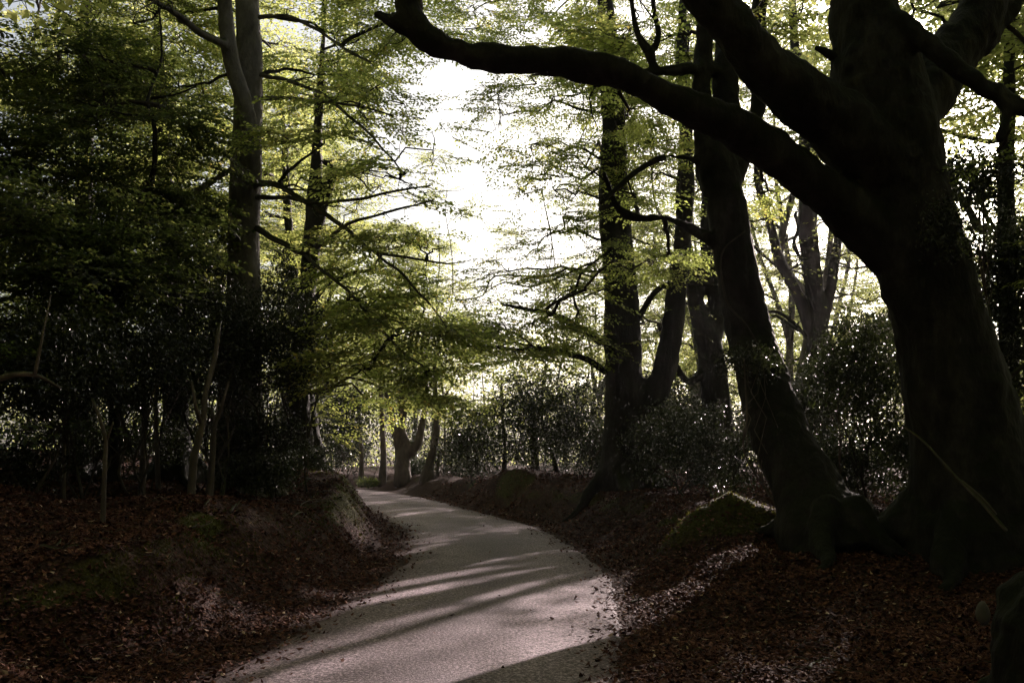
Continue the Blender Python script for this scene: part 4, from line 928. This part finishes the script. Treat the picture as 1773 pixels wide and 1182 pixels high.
# moss cushions: tiny blades
x, y = scatter(260000, 4, 26, 6.0); ix = np.clip(np.searchsorted(gx, x), 0, nx - 1); iy = np.clip(np.searchsorted(gy, y), 0, ny - 1)
k_ = rng.random(len(x)) < np.clip((mossv[iy, ix] - .18) * 2.6, 0, 1) * np.clip(.5 + noise3(np.column_stack([x, y, 0*x]), 1.3), 0, 1); x, y = x[k_], y[k_]; z = ground_z(x, y); n0 = len(x)
h = rng.uniform(.012, .034, n0) * (1 + .03 * y); a_ = rng.uniform(0, 6.28, n0); w = .007 * (1 + .05 * y)
dx, dy = np.cos(a_) * w, np.sin(a_) * w; tx, ty = rng.normal(0, .5, n0) * h, rng.normal(0, .5, n0) * h
P = np.column_stack([x, y, z]); V = np.stack([P + np.column_stack([dx, dy, 0*x - .004]), P - np.column_stack([dx, dy, 0*x + .004]), P + np.column_stack([tx, ty, h])], 1)
mb = MB(); mb.add(V.reshape(-1, 3), t=np.arange(n0 * 3).reshape(-1, 3)); 
M_moss = leaf_mat('moss', [(0, (.040, .042, .010)), (1, (.13, .12, .028))], [(0, (.12, .12, .02)), (1, (.26, .24, .05))], .35, .8, .1)
o = mb.build('moss', M_moss, smooth=False); tag(o, 'dark green moss cushions on the bank crests and root mound', 'moss', kind='stuff')
# small twigs in the litter
mb = MB(); x, y = scatter(1500, 4.5, 24, 6.0); d = np.abs(road_dist(x, y)) - HALF; k_ = d > .15; x, y = x[k_], y[k_]; z = ground_z(x, y)
for q in range(len(x)):
    a_ = rng.uniform(0, 6.28); l_ = rng.uniform(.08, .4); e = (x[q] + math.cos(a_) * l_, y[q] + math.sin(a_) * l_); P_, rr = wiggle((x[q], y[q], z[q] + .02), (*e, gz(*e) + rng.uniform(.01, .07)), rng.uniform(.002, .005), .0015, 4, .08); tube(mb, P_, rr, 4)
o = mb.build('twig_litter', M_pale); tag(o, 'broken grey twigs scattered over the fallen leaves', 'twigs', kind='stuff')

def twig(name, label, cat, pts, m=M_pale, name2='branch'):
    """pts: lists of (px, py, height above ground or depth tuple, width px)"""
    objs = []; base = None; t = None
    for st in pts:
        P = []; rr = []
        for a_ in st:
            px, py, dp, w = a_[:4]
            P.append(at(px, py, dp)); rr.append(w * .5 * dp / FPX)
        objs.append((np.array(P), np.array(rr)))
    base = objs[0][0][0].copy(); t = empty(name, base, label, cat)
    for k_, (P, rr) in enumerate(objs):
        mb = MB(); Q, r_ = spline(P, rr, .08); tube(mb, Q, r_, 7, wob=.1); mb.build('stick' if k_ == 0 else name2, m, t, base)
    return t
def ground_twig(label, a, b, w, fork=True):
    def hit(px, py):
        lo_, hi_ = 2.5, 40.0
        for _ in range(40):
            md = (lo_ + hi_) / 2; p = at(px, py, md)
            if p[2] > gz(p[0], p[1]): lo_ = md
            else: hi_ = md
        return at(px, py, lo_)
    A, B_ = hit(*a), hit(*b); base = A.copy(); t = empty('fallen_twig', base, label, 'twig', 'pale twigs lying on the left bank'); L_ = np.linalg.norm(B_ - A)
    P = np.linspace(A, B_, 7) + rng.normal(0, .03 * L_, (7, 3)); P[:, 2] = ground_z(P[:, 0], P[:, 1]) + .03 + .05 * L_ * np.sin(np.linspace(0, 3.14, 7)) * rng.random()
    r0 = w * .5 * A[1] / FPX; mb = MB(); Q, rr = spline(P, np.linspace(r0, r0 * .4, 7), .04); tube(mb, Q, rr, 6); mb.build('stick', M_pale, t, base)
    if fork:
        e = P[4] + (P[5] - P[4]) * 1.2 + np.cross(P[5] - P[4], (0, 0, 1)) * .9 + [0, 0, .05]; mb = MB(); Q, rr = wiggle(P[4], e, r0 * .7, r0 * .3, 4, .06); tube(mb, Q, rr, 5); mb.build('side_twig', M_pale, t, base)
ground_twig('forked pale twig standing out of the leaves on the crest of the left bank', (398, 890), (410, 876), 6)
ground_twig('long pale twig lying across the leaves at the left edge', (60, 955), (135, 950), 6)
ground_twig('short hooked twig beside the long pale twig at the left edge', (98, 947), (110, 942), 4)
ground_twig('thin twig slanting over the leaves below the bank crest', (332, 918), (365, 906), 4)
ground_twig('small twig upright against the dark bank top, left of the forked twig', (355, 880), (366, 868), 4, False)
ground_twig('long slender twig leaning on the far part of the left bank', (500, 893), (560, 865), 4)
ground_twig('small curled stick on the litter at the right edge of the lane', (1090, 1048), (1112, 1042), 5)
ground_twig('pale scrap of stick lying on the dark litter near the bottom right', (1398, 1164), (1420, 1152), 6)
twig('fallen_branch', 'long thin dead branch leaning against the foot of the huge beech', 'branch', [[(1560, 735, 11.2, 3), (1600, 765, 11.0, 4), (1650, 820, 10.6, 5), (1700, 870, 10.3, 6), (1742, 918, 10.0, 7)], [(1664, 832, 10.6, 6), (1700, 862, 10.6, 5), (1725, 890, 10.5, 4)]])
twig('dead_branch', 'arching pale dead branch with an upright shoot at the left edge', 'branch', [[(-60, 690, 9.5, 16), (0, 655, 9.5, 12), (40, 647, 9.5, 10), (70, 652, 9.6, 7), (105, 672, 9.7, 4)], [(60, 648, 9.5, 7), (66, 620, 9.5, 6), (74, 580, 9.5, 4), (88, 510, 9.6, 3)]])
# ivy twining up the leaning beech
twig('vine', 'thin bare vine twining up the leaning beech trunk', 'vine', [[(1392, 780, 13.15, 4), (1350, 690, 13.2, 4), (1318, 610, 13.4, 4), (1290, 560, 13.55, 4), (1258, 520, 13.65, 4), (1250, 440, 13.6, 3), (1290, 400, 13.65, 3)]], M_twig)
# big stump with pale fungus at the lower right corner
b = at(1775, 1110, 6.2); tp = [(1800,1170,6.1,170),(1792,1090,6.1,150),(1796,1040,6.1,120),(1800,1005,6.1,60),(1806,985,6.1,24)]
t = tree('tree_stump', 'black broken stump at the bottom right corner with a pale bracket fungus', 'stump', [tp], (), M_dbark, voxel=.025, bark=.07, roots=5, root_len=.4)
c_ = at(1702, 1062, 5.95); mb = MB(); u, v_ = np.meshgrid(np.linspace(0, 2*np.pi, 17)[:-1], np.linspace(0, np.pi, 9)); V = np.stack([np.sin(v_)*np.cos(u)*.035, np.sin(v_)*np.sin(u)*.05, np.cos(v_)*.075], -1).reshape(-1, 3)
V = V * (1 + .25 * fbm(V + 5, 22, 2))[:, None] + c_; i = np.arange(8)[:, None]*16; j = np.arange(16)[None]; mb.add(V, np.stack([i+j, i+(j+1)%16, i+16+(j+1)%16, i+16+j], -1).reshape(-1, 4))
m_, n, N = mat('pale_fungus'); bs = N('ShaderNodeBsdfPrincipled'); bs.inputs['Base Color'].default_value = (.09, .08, .07, 1); bs.inputs['Roughness'].default_value = .8; o = N('ShaderNodeOutputMaterial'); n.links.new(bs.outputs[0], o.inputs[0])
mb.build('bracket_fungus', m_, t, np.array(t.location))

# ================================================================== HAZE in the wood
hv = MB(); hx, hy0, hy1, hz = 262, -130, 262, 32
V = [(x, y, z) for z in (-6, hz) for y in (hy0, hy1) for x in (-hx, hx)]
hv.add(V, [(0, 2, 3, 1), (4, 5, 7, 6), (0, 1, 5, 4), (2, 6, 7, 3), (0, 4, 6, 2), (1, 3, 7, 5)])
m_, n, N = mat('thin_haze'); pv = N('ShaderNodeVolumePrincipled'); pv.inputs['Density'].default_value = HAZE
pv.inputs['Color'].default_value = (.92, .88, .88, 1); pv.inputs['Anisotropy'].default_value = .6
o = N('ShaderNodeOutputMaterial'); n.links.new(pv.outputs[0], o.inputs['Volume'])
o = hv.build('haze', m_, smooth=False); tag(o, 'thin bright haze hanging between the trees', 'haze', kind='stuff')
print('faces', sum(len(o.data.polygons) for o in scn.objects if o.type == 'MESH'))
